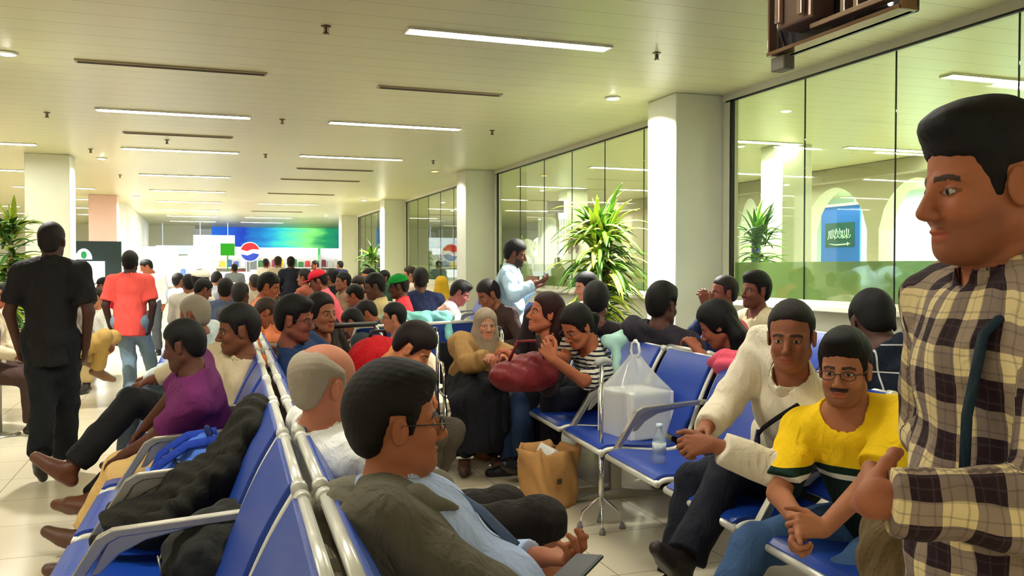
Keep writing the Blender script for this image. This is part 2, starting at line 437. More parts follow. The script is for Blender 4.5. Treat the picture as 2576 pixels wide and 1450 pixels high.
    if beard: paint(((-.038 + .3 * (.07 - f_).clip(0) - u_) / .02).clip(0, 1) * ((f_ - .008) / .018).clip(0, 1) * (u_ > -.125), hair_c, .3 if beard == 1 else .85)
    if must: paint((f_ > .085) & (l_ < .031 - .0) & (u_ < -.0465) & (u_ > -.061), hair_c, .9)
    paint((f_ > .08) & (((l_ / .025) ** 2 + ((u_ + .069) / .0115) ** 2) < 1), skin_c * [1.05, .62, .6], .7)
    paint((f_ > .055) & (l_ > .010) & (l_ < .052) & (np.abs(u_ - .0225 - .06 * (l_ - .012).clip(0) + 1.6 * (l_ - .034).clip(0) ** 1.3) < .0048), hair_c, .9)
    ey = np.sqrt(((l_ - .031) / .0135) ** 2 + ((u_ - .000) / .0056) ** 2)
    paint((ey < 1.3) & (f_ > .07), skin_c * .35, .8)
    paint((ey < 0.92) & (f_ > .07), [.46, .42, .38], 1)
    paint(((l_ - .031) ** 2 + (u_ - .001) ** 2 < .0062 ** 2) & (ey < .95) & (f_ > .07), [.012, .008, .006], 1)
    if hv:   # age spots and grey on the crown stay on the skin
        paint((u_ > .09), skin_c * [1.15, 1.1, 1.05], .5)
    set_col(root, c.clip(0, 1))
    tag(root, label, 'person', group)
    # hair
    if style != 'none':
        hfld = Fld(); t = hairt
        A = {'short': 1, 'high': 1, 'ring': 1, 'long': 1, 'bun': 1, 'cap': 1, 'bald_top': 1}.get(style, 1)
        if style not in ('scarf',):
            hfld.ell(hp(-.014, 0, .036), tuple(x * hs for x in (.100 + t, .078 + t * .9, .09 + t * 1.5 * fullhair)), HMn, .02)
            if style in ('short', 'long') and fullhair > 1: hfld.ell(hp(.045, 0, .108), (.05 * hs, .055 * hs, .03 * hs), HMn, .03)
        if style in ('short', 'high', 'ring', 'cap', 'long', 'bun', 'pony'): hfld.ell(hp(-.055, 0, -.03), (.05 * hs, .062 * hs, .06 * hs), HMn, .03)
        pl = HAIRP.get(style, HAIRP['long' if style in ('bun', 'pony') else 'short'])
        res_h = max(hd_h * 1.15, .003)
        def post(Fv, X, Y, Zz):
            x, y, z = X - HB.x, Y - HB.y, Zz - HB.z
            ff = (x * hf.x + y * hf.y + z * hf.z) / hs; uu = (x * hu.x + y * hu.y + z * hu.z) / hs; ll = (x * hl.x + y * hl.y + z * hl.z) / hs
            nz = .0009 * np.sin(ff * 150 + 3 * np.sin(ll * 60)) * np.sin(ll * 170 + uu * 90) + .0006 * np.sin(uu * 300 + ll * 190 + ff * 120)
            pq = poly_sd(pl, ff, uu); Fv = Fv + t * hs * .95 * np.exp(pq.clip(-1, 0) / .013)
            d = np.maximum(Fv + nz * .5, poly_sd(pl, ff - .25 * np.abs(ll) * 0, uu) * .8 + nz * 1.4)
            if style == 'ring': d = np.maximum(d, -(np.sqrt(((ff - .03) / 1.0) ** 2 + (ll / .8) ** 2 + (uu - .105) ** 2) - .098))
            return d
        v, f = net(hfld, *hfld.bounds(.02), res_h, post)
        if style in ('long', 'pony', 'bun'):
            h2 = Fld()
            if style == 'long':
                bk = (-hf * .9 + hu * 0).normalized()
                for g in (-.05, -.02, .02, .05): h2.cone(hp(-.07, g, .02), hp(-.075, g * 1.25, -.1), .042, .045, .03); h2.cone(hp(-.075, g * 1.25, -.1), hp(-.06, g * 1.2, -.1) - Z * .2, .04, .025, .03)
            elif style == 'pony':
                h2.cone(hp(-.1, 0, .03), hp(-.14, 0, -.03), .022, .03, .02); h2.cone(hp(-.14, 0, -.03), hp(-.11, 0, -.04) - Z * .22, .03, .014, .02)
            else: h2.ell(hp(-.12, 0, .05), (.04, .045, .04), None, .02)
            v2, f2 = net(h2, *h2.bounds(.02), res_h * 1.3); f = np.concatenate([f, f2 + len(v)]); v = np.concatenate([v, v2])
        ho = link_mesh('hair', v, f, attr_hair(hair), root)
        if style == 'cap': pass
    if extra and extra.get('cap'):
        cf = Fld(); cf.ell(hp(-.01, 0, .06), (.112 * hs, .092 * hs, .082 * hs), HMn, .01)
        def pc(Fv, X, Y, Zz):
            x, y, z = X - HB.x, Y - HB.y, Zz - HB.z
            uu = (x * hu.x + y * hu.y + z * hu.z) / hs
            return np.maximum(Fv, .045 - uu)
        v, f = net(cf, *cf.bounds(.02), max(hd_h, .004), pc); n0 = len(v)
        if extra.get('brim', True):
            bf = Fld(); bf.ell(hp(.12, 0, .045), (.07 * hs, .07 * hs, .007 * hs), HMn, .005); v2, f2 = net(bf, *bf.bounds(.02), .004); f = np.concatenate([f, f2 + n0]); v = np.concatenate([v, v2])
        link_mesh('cap', v, f, cloth(extra['cap']), root)
    if extra and extra.get('scarf'):
        sf = Fld(); sf.ell(hp(-.022, 0, .035), (.112 * hs, .095 * hs, .106 * hs), HMn, .03); sf.ell(hp(-.03, 0, -.06), (.09 * hs, .09 * hs, .09 * hs), HMn, .04)
        sf.cone(hp(-.02, 0, -.1), b(N) - CL * 0 - U * .05, .1, .13, .05)
        def ps(Fv, X, Y, Zz):
            x, y, z = X - HB.x, Y - HB.y, Zz - HB.z
            ff = (x * hf.x + y * hf.y + z * hf.z) / hs; uu = (x * hu.x + y * hu.y + z * hu.z) / hs; ll = (x * hl.x + y * hl.y + z * hl.z) / hs
            op = np.sqrt((ll / .062) ** 2 + ((uu + .018) / .085) ** 2) - 1
            return np.maximum(Fv, -np.maximum(op * .06, .015 - ff) * 1.0)
        v, f = net(sf, *sf.bounds(.02), max(hd_h * 1.2, .005), ps); link_mesh('headscarf', v, f, cloth(extra['scarf']), root)
    # clothes
    def folds(am, sc=1.0):
        ph = H.x * 7 + H.y * 3
        def g(X, Y, Zz): return am * (np.sin((X * 31 + Zz * 17) * sc + ph + 2 * np.sin(Y * 19)) * np.sin((Y * 27 - Zz * 23) * sc + ph * 2) + .6 * np.sin((Zz * 48 + X * 20 - Y * 13) * sc + 2.3 * np.sin(X * 21 + ph)))
        return g
    fo = folds(.0035 * loose)
    if bottom is not None:
        tf = Fld(); M = np.array([list(CF), list(CL), list(U)]).T; o = .012 * loose
        tf.ell(b(Pv - U * .01), (.115 * b_ + o, .163 * b_ + o, .12 + o), M, .05)
        lg = Fld()
        for sd in 'RL':
            e = b(J['k' + sd] + (J['a' + sd] - J['k' + sd]) * (.94 if not (extra and extra.get('shorts')) else .12))
            lg.cone(b(J['h' + sd]), b(J['k' + sd]), .088 + o, .062 + o * 1.2, .05); lg.cone(b(J['k' + sd]), e, .060 + o * 1.2, .052 + o * 1.3, .02, False, True)
        wt = b(Pv + U * .12)
        def pt(Fv, X, Y, Zz): return np.maximum(Fv, (X - wt.x) * U.x + (Y - wt.y) * U.y + (Zz - wt.z) * U.z)
        sdf_obj('trousers' if not (extra and extra.get('shorts')) else 'shorts', tf, bd_h, (cloth(bottom) if not isinstance(bottom, bpy.types.Material) else bottom), root, pt, None, lg, lambda Fv, X, Y, Zz: Fv + fo(X, Y, Zz))
    for sd in 'RL':
        sf = Fld(); a = b(J['a' + sd]); shin = (J['a' + sd] - J['k' + sd]).normalized()
        fd = (F * (1 if pose == 'stand' or abs(shin.z) > .6 else .3) + L * tl[sd] * .2)
        fd = fd - shin * fd.dot(shin); fd = (fd.normalized() + Z * 0); dn = shin
        heel = a + dn * .045 - fd * .045; toe = a + dn * .058 + fd * .165
        sf.cone(heel, toe * .6 + heel * .4, .036, .042, .02); sf.cone(toe * .6 + heel * .4, toe, .042, .03, .02); sf.cone(a - dn * .01, a + dn * .03 + fd * .03, .043, .04, .03)
        so = a + dn * .088
        def pp(Fv, X, Y, Zz): return np.maximum(Fv, (X - so.x) * dn.x + (Y - so.y) * dn.y + (Zz - so.z) * dn.z)
        sdf_obj('shoe', sf, min(bd_h, .01), mat('leather_%d_%d_%d' % tuple(shoes), shoes, .45, bump=.1), root, pp)
    if top is not None:
        cf = Fld(); o = .012 * loose; torso(cf, o)
        if not tuck:
            cf.cone(b(Pv + T * .25), b(Pv - U * .04) if pose != 'stand' else b(Pv + U * (hem - .06)), .125 * b_ + o, .138 * b_ + o, .06)
        sv = Fld()
        for sd in 'RL':
            a, e, w = b(J['s' + sd]), b(J['e' + sd]), b(J['w' + sd]); oo = o + .004
            if sleeve <= 1: sv.cone(a, a + (e - a) * sleeve, ra[0] + oo, ra[0] * (1 - sleeve) + ra[1] * sleeve + oo + .012, .035, False, True)
            else:
                sv.cone(a, e, ra[0] + oo, ra[1] + oo + .004, .035); sv.cone(e, e + (w - e) * (sleeve - 1), ra[1] + oo + .004, ra[2] + oo + .004, .02, False, True)
        nk = b(N + U * (.012 + neckcut) + CF * .03); nn = (U * 1.0 + CF * .55).normalized()
        hm = b(Pv + U * hem); nb = b(N + CF * .012); rN = .066 if collar else .074
        def pt(Fv, X, Y, Zz): return np.maximum(Fv, -((X - hm.x) * U.x + (Y - hm.y) * U.y + (Zz - hm.z) * U.z))
        def pt2(Fv, X, Y, Zz):
            d = Fv + fo(X, Y, Zz); x, y, z = X - nb.x, Y - nb.y, Zz - nb.z
            ua = x * U.x + y * U.y + z * U.z; la = x * CL.x + y * CL.y + z * CL.z; ca = x * CF.x + y * CF.y + z * CF.z
            rr = np.sqrt((la / 1.12) ** 2 + ca ** 2) - rN
            pln = (X - nk.x) * nn.x + (Y - nk.y) * nn.y + (Zz - nk.z) * nn.z
            return np.maximum(d, -np.maximum(rr, -(pln + .03)))
        root_top = sdf_obj('shirt', cf, bd_h * .95, topmat or cloth(top), root, pt, None, sv, pt2)
        if collar:
            kf = Fld(); kf.cone(b(N - U * .03 + CF * .004), b(N + U * .028 + CF * .012), .082, .068, .01, False, True)
            kf.cone(b(N + U * .0 + CF * .014), b(N + U * .1 + CF * .03), .0585, .0585, .004, True)
            kf.cone(b(N + CF * .04 + U * .02), b(N + CF * .12 + U * .0), .012, .03, .006, True)
            def pk(Fv, X, Y, Zz): return np.maximum(Fv, (X - nk.x) * nn.x + (Y - nk.y) * nn.y + (Zz - nk.z) * nn.z - .03)
            sdf_obj('collar', kf, min(bd_h * .7, .008), topmat or cloth(top), root, pk)
    if robe is not None:
        rf = Fld(); wz = b(Pv); 
        if pose == 'stand':
            rf.cone(wz + V3(0, 0, .1), V3(0, 0, .06), .17 * b_, .24, .05, False, True)
        else:
            rf.cone(wz, (b(J['kR']) + b(J['kL'])) / 2, .19, .16, .06); rf.cone((b(J['kR']) + b(J['kL'])) / 2, (b(J['aR']) + b(J['aL'])) / 2 + V3(0, 0, .06), .15, .17, .05, False, True)
        sdf_obj('robe', rf, bd_h, cloth(robe), root, lambda Fv, X, Y, Zz: Fv + folds(.006, 1)(X, Y, Zz * .2))
    if gl:
        g = MB()
        for sg in (-1, 1):
            pts = [hp(.103 - .10 * abs(.0225 * math.cos(t)) * 0 - .006 * (1 if sg * math.cos(t) * sg > 9 else 0), sg * .033 + .0235 * math.cos(t) * 1.05, -.001 + .0155 * (math.sin(t))) for t in [2 * math.pi * i / 20 for i in range(20)]]
            g.tube(pts, .0016, 6, True)
            g.tube([hp(.103, sg * .057, .004), hp(.085, sg * .076, .006), hp(.0, sg * .0825, .008), hp(-.012, sg * .083, -.004)], .0017, 6)
        g.tube([hp(.104, -.010, .003), hp(.107, 0, .006), hp(.104, .010, .003)], .0016, 6)
        go = g.build('glasses', mat('spectacle_frame', gl, .35), root, True)
    INFO.append((label[:40], round(s, 2), [round(x, 2) for x in H], [round(x, 2) for x in Pv]))
    return root, J, dict(F=F, L=L, U=U, CF=CF, CL=CL, N=N, H=H, Pv=Pv, base=base, hp=lambda f, l, u: hp(f, l, u) + base, b=b, hf=hf)
INFO = []
def attr_hair(c):
    n = 'hair_%d_%d_%d' % tuple(c)
    if n in _m: return _m[n]
    m = mat(n, tuple(int(x * .8) for x in c), .6, bump=.25, scale=150, var=.3, spec=.22)
    nt = m.node_tree; nz = [x for x in nt.nodes if x.type == 'TEX_NOISE'][0]
    mp = nt.nodes.new('ShaderNodeMapping'); mp.inputs['Scale'].default_value = (3.2, 3.2, .7)
    tc = [x for x in nt.nodes if x.type == 'TEX_COORD'][0]
    nt.links.new(tc.outputs['Object'], mp.inputs[0]); nt.links.new(mp.outputs[0], nz.inputs['Vector'])
    return m
# ------------------------------------------------------------------ the hall
def struct(o): o['kind'] = 'structure'; return o
def floor_mat():
    m = mat('floor_tile', (222, 211, 184), .14, var=.05, scale=2.5, spec=.6); nt = m.node_tree; b = nt.nodes['Principled BSDF']
    old = [l for l in nt.links if l.to_socket == b.inputs['Base Color']][0].from_socket
    tc = nt.nodes.new('ShaderNodeTexCoord'); br = nt.nodes.new('ShaderNodeTexBrick')
    br.offset = 0; br.inputs['Scale'].default_value = 1.0; br.inputs['Brick Width'].default_value = .6; br.inputs['Row Height'].default_value = .6
    br.inputs['Mortar Size'].default_value = .0035; br.inputs['Mortar'].default_value = srgb(165, 150, 122)
    nt.links.new(tc.outputs['Object'], br.inputs[0]); nt.links.new(old, br.inputs['Color1']); nt.links.new(old, br.inputs['Color2'])
    nt.links.new(br.outputs['Color'], b.inputs['Base Color'])
    nz = nt.nodes.new('ShaderNodeTexNoise'); nz.inputs['Scale'].default_value = 1.3; rp = nt.nodes.new('ShaderNodeMapRange')
    rp.inputs['To Min'].default_value = .10; rp.inputs['To Max'].default_value = .3
    nt.links.new(tc.outputs['Object'], nz.inputs[0]); nt.links.new(nz.outputs[0], rp.inputs[0]); nt.links.new(rp.outputs[0], b.inputs['Roughness'])
    return m
def ceil_mat():
    m = mat('ceiling_panel', (192, 190, 150), .36, var=.04, scale=1.2, spec=.5); nt = m.node_tree; b = nt.nodes['Principled BSDF']
    tc = nt.nodes.new('ShaderNodeTexCoord'); br = nt.nodes.new('ShaderNodeTexBrick'); br.offset = 0.0
    br.inputs['Scale'].default_value = 1; br.inputs['Brick Width'].default_value = 400.0; br.inputs['Row Height'].default_value = .30; br.inputs['Mortar Size'].default_value = .004
    br.inputs['Mortar Smooth'].default_value = .3
    br.inputs['Color1'].default_value = br.inputs['Color2'].default_value = (1, 1, 1, 1); br.inputs['Mortar'].default_value = (.45, .45, .4, 1)
    mp = nt.nodes.new('ShaderNodeMapping'); mp.inputs['Location'].default_value = (120, 0, 0); nt.links.new(tc.outputs['Object'], mp.inputs[0]); nt.links.new(mp.outputs[0], br.inputs[0])
    old = [l for l in nt.links if l.to_socket == b.inputs['Base Color']][0].from_socket
    mx = nt.nodes.new('ShaderNodeMix'); mx.data_type = 'RGBA'; mx.blend_type = 'MULTIPLY'; mx.inputs[0].default_value = 1
    nt.links.new(old, mx.inputs[6]); nt.links.new(br.outputs[0], mx.inputs[7]); nt.links.new(mx.outputs[2], b.inputs['Base Color'])
    bp = nt.nodes.new('ShaderNodeBump'); bp.inputs['Strength'].default_value = .5; bp.inputs['Distance'].default_value = .01
    nt.links.new(br.outputs[0], bp.inputs['Height']); nt.links.new(bp.outputs[0], b.inputs['Normal'])
    return m
def glass_mat(name, tint, refl=1.0, frost=0.0, fcol=(150, 175, 120)):
    m = bpy.data.materials.new(name); m.use_nodes = True; nt = m.node_tree; nt.nodes.remove(nt.nodes['Principled BSDF'])
    tr = nt.nodes.new('ShaderNodeBsdfTransparent'); tr.inputs[0].default_value = srgb(*tint)
    gs = nt.nodes.new('ShaderNodeBsdfGlossy'); gs.inputs['Roughness'].default_value = .02 if not frost else .12
    fr = nt.nodes.new('ShaderNodeFresnel'); ge = nt.nodes.new('ShaderNodeNewGeometry'); io = nt.nodes.new('ShaderNodeMath'); io.operation = 'MULTIPLY_ADD'; io.inputs[1].default_value = 1 / 1.62 - 1.62; io.inputs[2].default_value = 1.62; nt.links.new(ge.outputs['Backfacing'], io.inputs[0]); nt.links.new(io.outputs[0], fr.inputs[0])
    mul = nt.nodes.new('ShaderNodeMath'); mul.operation = 'MULTIPLY'; mul.inputs[1].default_value = refl; mul.use_clamp = True
    mx = nt.nodes.new('ShaderNodeMixShader'); nt.links.new(fr.outputs[0], mul.inputs[0]); nt.links.new(mul.outputs[0], mx.inputs[0])
    base = tr.outputs[0]
    if frost:
        df = nt.nodes.new('ShaderNodeBsdfDiffuse'); df.inputs[0].default_value = srgb(*fcol)
        tl = nt.nodes.new('ShaderNodeBsdfTranslucent'); tl.inputs[0].default_value = srgb(*fcol)
        a = nt.nodes.new('ShaderNodeMixShader'); a.inputs[0].default_value = .5; nt.links.new(df.outputs[0], a.inputs[1]); nt.links.new(tl.outputs[0], a.inputs[2])
        c = nt.nodes.new('ShaderNodeMixShader'); c.inputs[0].default_value = frost; nt.links.new(tr.outputs[0], c.inputs[1]); nt.links.new(a.outputs[0], c.inputs[2]); base = c.outputs[0]
    nt.links.new(base, mx.inputs[1]); nt.links.new(gs.outputs[0], mx.inputs[2]); nt.links.new(mx.outputs[0], nt.nodes['Material Output'].inputs[0])
    return m
M_wall = mat('painted_wall', (216, 216, 196), .6, var=.03, scale=3)
M_col = mat('column_paint', (206, 208, 190), .42, var=.04, scale=4, bump=.03)
M_alu = mat('white_aluminium', (222, 220, 210), .32, .25, var=.03)
M_chrome = mat('chrome', (225, 225, 225), .14, 1.0, var=.02)
M_steel = mat('brushed_steel', (190, 186, 175), .3, .9, var=.05, bump=.05, scale=120)
M_blue = mat('blue_vinyl', (16, 60, 160), .38, var=.08, bump=.1, scale=60, spec=.5)
M_black = mat('black_plastic', (20, 20, 22), .4)
M_dark = mat('dark_gasket', (24, 26, 24), .6)
M_white = mat('white_plastic', (235, 235, 232), .4)
M_lamp = emis('lit_tube', (255, 252, 238), STRIP_E)
M_glass = glass_mat('window_glass', (236, 244, 230), .85)
M_film = glass_mat('frosted_film', (206, 218, 196), .7, .6, (160, 174, 128))

o = MB().box((3, 17, -.05), (36, 50, .1)).build('floor', floor_mat()); struct(o)
o = MB().box((3, 17, CEIL + .05), (36, 50, .1)).build('ceiling', ceil_mat()); struct(o)
struct(MB().box((3, -7.9, CEIL / 2), (36, .2, CEIL)).build('wall_back', M_wall))
struct(MB().box((-14.9, 17, CEIL / 2), (.2, 50, CEIL)).build('wall_left', mat('left_wall_paint', (205, 210, 205), .4)))  # plain even wall colour
struct(MB().box((-7.5, 38.9, CEIL / 2), (14.6, .2, CEIL)).build('wall_front', M_wall))
# glazed wall on the right: low wall, head frame, column and window in every bay
SILL = 1.08; PIER_W = .58; COLY = [.4, 7.6, 14.85, 22.1, 29.3]
for i, y in enumerate(COLY):
    c = MB().box((XW - .29, y + PIER_W / 2, CEIL / 2), (.58, PIER_W, CEIL)).build('column', M_col, bevel=.012)
    tag(c, ['square cream column by the window, out at the near right edge', 'wide cream column beside the tall plant, its hall side lit white', 'cream column just left of the man in the long pale blue shirt', 'cream column between the small plant and the third window', 'slim far column left of the small plant', 'farthest column on the window side by the shop'][i], 'column', 'square columns down the hall'); c['kind'] = 'structure'
wall_lo = MB().box((XW + .02, 11, SILL / 2 - .02), (.14, 37.6, SILL - .04)).build('wall_right', M_wall); struct(wall_lo)
struct(MB().box((XW - .03, 11, SILL - .005), (.30, 37.6, .05)).build('trim_1', mat('sill_paint', (224, 220, 200), .4), bevel=.008))
for i in range(4):
    y0, y1 = COLY[i] + PIER_W, COLY[i + 1]
    w = empty('window_%d' % (i + 1), (XW, (y0 + y1) / 2, SILL)); w['kind'] = 'structure'
    yy0, yy1 = y0 - w.location.y, y1 - w.location.y; zt = CEIL - .05 - SILL
    fr = MB()
    fr.box((0, 0, zt + .02), (.10, yy1 - yy0, .07)).box((0, 0, .035), (.09, yy1 - yy0, .035)).box((0, yy1 - .07, zt / 2), (.09, .13, zt)).box((0, yy0 + .04, zt / 2), (.09, .08, zt))
    fr.build('window_frame', mat('window_frame_paint', (205, 205, 180), .4), w)
    gk = MB().box((-.03, 0, zt - .02), (.03, yy1 - yy0 - .1, .022)).box((-.03, yy1 - .145, zt / 2), (.03, .045, zt)).box((-.03, yy0 + .09, zt / 2), (.03, .02, zt))
    gk.build('gasket', M_dark, w)
    n = 6; a0 = yy0 + .09; a1 = yy1 - .15; st = (a1 - a0) / n
    for k in range(n):
        ya, yb = a0 + st * k + .004, a0 + st * (k + 1) - .004
        MB().box((0, (ya + yb) / 2, .05 + (zt - .05) / 2), (.006, yb - ya, zt - .05)).build('pane', M_glass, w)
        MB().box((.006, (ya + yb) / 2, .05 + .17), (.003, yb - ya, .33)).build('frosted_film', M_film, w)
        if k: MB().box((0, a0 + st * k, .05 + (zt - .05) / 2), (.012, .007, zt - .05)).build('pane_joint', M_dark, w)
# columns on the left side of the hall
for i, y in enumerate([7.7, 14.9, 22.9]):
    c = MB().box((-2.18, y + .3, CEIL / 2), (.62, .6, CEIL)).build('column', M_col, bevel=.012)
    tag(c, ['left hand column standing outside the left edge of the view', 'column behind the man in the black shirt, its right side lit white', 'pinkish column left of the man in the coral shirt', 'bright white column at the far left before the shop shelves'][i], 'column', 'square columns down the hall'); c['kind'] = 'structure'
    if i == 2: c.data.materials[0] = mat('column_pink_reflection', (226, 188, 180), .45, var=.1, scale=2)  # pink reflection of a red display put into the column colour

# ceiling tubes, slot vents, sprinklers, downlights
def strip(x, y, lit=True, dark=False, ln=1.55, lab=None, grp='recessed tube lights'):
    t = empty('strip_light' if lit else 'slot_vent', (x, y, CEIL))
    if lit:
        f = MB(); f.box((0, .075, -.008), (ln + .06, .012, .02)).box((0, -.075, -.008), (ln + .06, .012, .02)).box((ln / 2 + .03, 0, -.008), (.012, .16, .02)).box((-ln / 2 - .03, 0, -.008), (.012, .16, .02))
        f.build('housing', M_alu, t)
        MB().prism([(-ln / 2, 0), (-ln / 2 + .06, -.046), (ln / 2 - .06, -.046), (ln / 2, 0), (ln / 2 - .06, .046), (-ln / 2 + .06, .046)], -.010, -.003, 'z').build('tube_lamp', M_lamp, t)
    else:
        MB().box((0, 0, -.006), (ln + .04, .11, .014)).build('frame', mat('vent_frame', (150, 135, 105), .5), t)
        MB().box((0, .02, -.014), (ln, .014, .008)).box((0, -.02, -.014), (ln, .014, .008)).build('slot', mat('vent_slot', (70, 60, 45), .7), t)
    tag(t, lab, 'ceiling light' if lit else 'ceiling vent', grp if lit else 'slot vents in the ceiling')
    return t
proto = None
ROWS = [(10.5, 'third'), (13.8, 'fourth'), (17.6, 'fifth'), (21.1, 'sixth'), (24.5, 'seventh'), (28, 'eighth'), (31.5, 'ninth'), (35, 'tenth')]
def dup(o, loc, label, group=None):
    c = o.copy(); COL.objects.link(c); c.location = loc; c['label'] = label
    if group: c['group'] = group
    for ch in [x for x in bpy.data.objects if x.parent == o]:
        d = ch.copy(); COL.objects.link(d); d.parent = c
        for gch in [x for x in bpy.data.objects if x.parent == ch]:
            e = gch.copy(); COL.objects.link(e); e.parent = d
    return c
proto = strip(2.22, 6.25, True, lab='nearest and largest lit tube light, in the ceiling above the middle of the hall')
CN = {2.25: 'line nearest the windows', -.25: 'second line from the windows', -2.95: 'third line from the windows', -5.6: 'fourth line from the windows', -8.2: 'line farthest from the windows'}
for y, nm in ROWS:
    for x in (2.25, -.25, -2.95, -5.6, -8.2):
        if (x, y) in ((2.25, 17.6), (2.25, 21.1), (2.25, 28.0)): continue
        dup(proto, (x, y, CEIL), 'lit tube light, %s row back, %s' % (nm, CN[x]))
for y in (17.6, 21.1, 28.0):
    v = strip(2.25, y, False, ln=1.5, lab='%s pale slot fitting, unlit, in the line of tube lights down the middle' % {17.6: 'nearer', 21.1: 'farther', 28.0: 'farthest'}[y])
strip(-.2, 8.1, False, ln=1.5, lab='long brown slot vent, the left one of the two nearest'); strip(2.22, 8.3, False, ln=1.2, lab='shorter brown slot vent, the right one of the two nearest')
strip(-.25, 12.2, False, ln=1.3, lab='slot vent behind the nearest lit tube on the left'); strip(2.25, 15.6, False, ln=1.3, lab='slot vent in the middle between two lit tubes')
# tubes in the hall beyond the glass
for y, nm in [(3.0, 'nearest'), (6.1, 'second'), (10.2, 'third'), (13.7, 'fourth'), (17.4, 'fifth'), (21, 'sixth'), (25, 'seventh'), (30, 'eighth')]:
    for x, cn in ((7.1, 'next to the glass wall'), (9.5, 'in front of the arches'), (12.6, 'above the room behind the arches')):
        if x > 10 and y > 18: continue
        dup(proto, (x, y, CEIL), 'lit tube light past the glass, %s row, %s' % (nm, cn), 'tube lights beyond the glass')
for y, nm in ((3.1, 'just ahead of'), (-3.2, 'behind')):
    for x in (2.25, -.25, -2.95, -5.6, -8.2): dup(proto, (x, y, CEIL), 'lit tube light %s the viewer, %s' % (nm, CN[x]))
for y in (-2.5, 0.2):
    for x in (7.1, 9.5): dup(proto, (x, y, CEIL), 'lit tube light beyond the glass, %s the viewer, %s' % ('behind' if y < 0 else 'level with', 'by the glass' if x < 8 else 'farther in'), 'tube lights beyond the glass')
def sprinkler(x, y, lab):
    t = MB().lathe([(.035, 0), (.035, -.006), (.008, -.01), (.008, -.04), (.014, -.045), (.014, -.05)], (0, 0, 0), 12).box((0, 0, -.055), (.05, .008, .004)).box((0, 0, -.055), (.008, .05, .004)).box((.014, 0, -.03), (.004, .006, .05)).box((-.014, 0, -.03), (.004, .006, .05)).build('sprinkler', mat('sprinkler_brass', (92, 70, 40), .4, .5), loc=(x, y, CEIL))
    tag(t, lab, 'sprinkler', 'ceiling sprinkler heads')
for (px, py), lab in zip([(820, 65), (1652, 133), (118, 283), (710, 300), (1238, 328), (228, 375), (668, 388), (1090, 404), (302, 440), (420, 352)], ['sprinkler head near the top of the view, left of the big tube light', 'sprinkler head between the big tube light and the hanging screen', 'sprinkler head at the far left near the end of a tube light', 'sprinkler head between the two near lit tube lights', 'sprinkler head right of the near middle tube light', 'small sprinkler head left above the lit column', 'small sprinkler head between the second lit tubes', 'small sprinkler head above the amber downlight', 'tiny sprinkler head right of the lit left column', 'tiny sprinkler head under the near left tube light']):
    q = G(px, py, CEIL); sprinkler(q.x, q.y, lab)
def downlight(x, y, lab, watts=None, aim=None, amber=False):
    t = empty('downlight', (x, y, CEIL))
    MB().lathe([(.075, 0), (.085, -.004), (.08, -.016), (.06, -.02), (.055, -.004)], n=20).build('trim_ring', M_alu, t, True)
    MB().lathe([(.055, -.004), (.05, -.018), (.03, -.026), (.001, -.028)], n=20).build('bulb', emis('lit_downlight' + ('_amber' if amber else ''), (255, 190, 60) if amber else (255, 255, 245), 10 if amber else 60), t, True)
    tag(t, lab, 'ceiling light', 'round downlights')
    if watts:
        l = bpy.data.lights.new('beam', 'SPOT'); l.energy = watts; l.spot_size = R(125); l.spot_blend = .5; l.shadow_soft_size = .05; l.color = (1, .98, .92)
        s = bpy.data.objects.new('beam', l); COL.objects.link(s); s.parent = t; s.location = (0, 0, -.06)
        d = Vector(aim) - Vector((x, y, CEIL)); s.rotation_euler = d.to_track_quat('-Z', 'Y').to_euler()
LY = [8.05, 15.2, 22.4, 29.6]
for i, y in enumerate(LY):
    downlight(3.95, y, ['bright round downlight beside the top of the wide cream column', 'round downlight in front of the second window', 'round downlight above the small far plant', 'farthest round downlight on the window side'][i], SPOT_W * (10, .6, 6.0, 6.0)[i], (4.42, y + .0, .9), amber=(i == 1))
for i, y in enumerate([8.0, 15.2, 23.1, 29.2]):
    downlight(-1.45, y, ['round downlight just past the left edge of the view', 'round downlight right of the column behind the black shirted man', 'round downlight right of the pinkish column', 'farthest round downlight on the left side'][i], SPOT_W * (3, 8, 7, 9)[i], (-1.87, y, .9))
downlight(-3.6, 13.4, 'round downlight at the far left edge over the leafy plant', SPOT_W, (-3.6, 13.5, 0))
# hall beyond the glass
wa = empty('wall_right_arcade', (10.85, 11, 0)); wa['kind'] = 'structure'
def arcade():
    """wall along y with pointed arches cut out"""
    bm = MB(); arches = [(15.4, .75), (12.85, 1.65), (10.95, 1.6), (9.05, 1.6), (7.15, 1.6)]; zs, ztop = 2.05, 2.84
    ys = []; y = 3.0
    segs = []
    prev = 3.0
    for yc, w in sorted(arches):
        a, b2 = yc - w / 2, yc + w / 2
        segs.append(('p', prev, a)); segs.append(('a', a, b2)); prev = b2
    segs.append(('p', prev, 24))
    for kd, a, b2 in segs:
        if kd == 'p': bm.box((0, (a + b2) / 2 - 11, CEIL / 2), (.3, b2 - a, CEIL))
        else:
            n = 14
            for i in range(n):
                t0, t1 = i / n, (i + 1) / n; f = lambda t: zs + (ztop - zs) * (1 - abs(2 * t - 1) ** 1.9) ** .62
                y0, y1 = a + (b2 - a) * t0 - 11, a + (b2 - a) * t1 - 11
                bm.prism([(y0, f(t0)), (y1, f(t1)), (y1, CEIL), (y0, CEIL)], -.15, .15, 'x')
    return bm
arcade().build('arched_wall', mat('arcade_plaster', (188, 184, 166), .6), wa)
MB().box((-.25, 0, CEIL - .12), (.4, 26, .22)).build('bulkhead', mat('bulkhead_paint', (150, 145, 125), .6), wa)
struct(MB().box((15.2, 12, CEIL / 2), (.1, 20, CEIL)).build('wall_beyond', mat('bright_far_wall', (205, 232, 232), .5)))
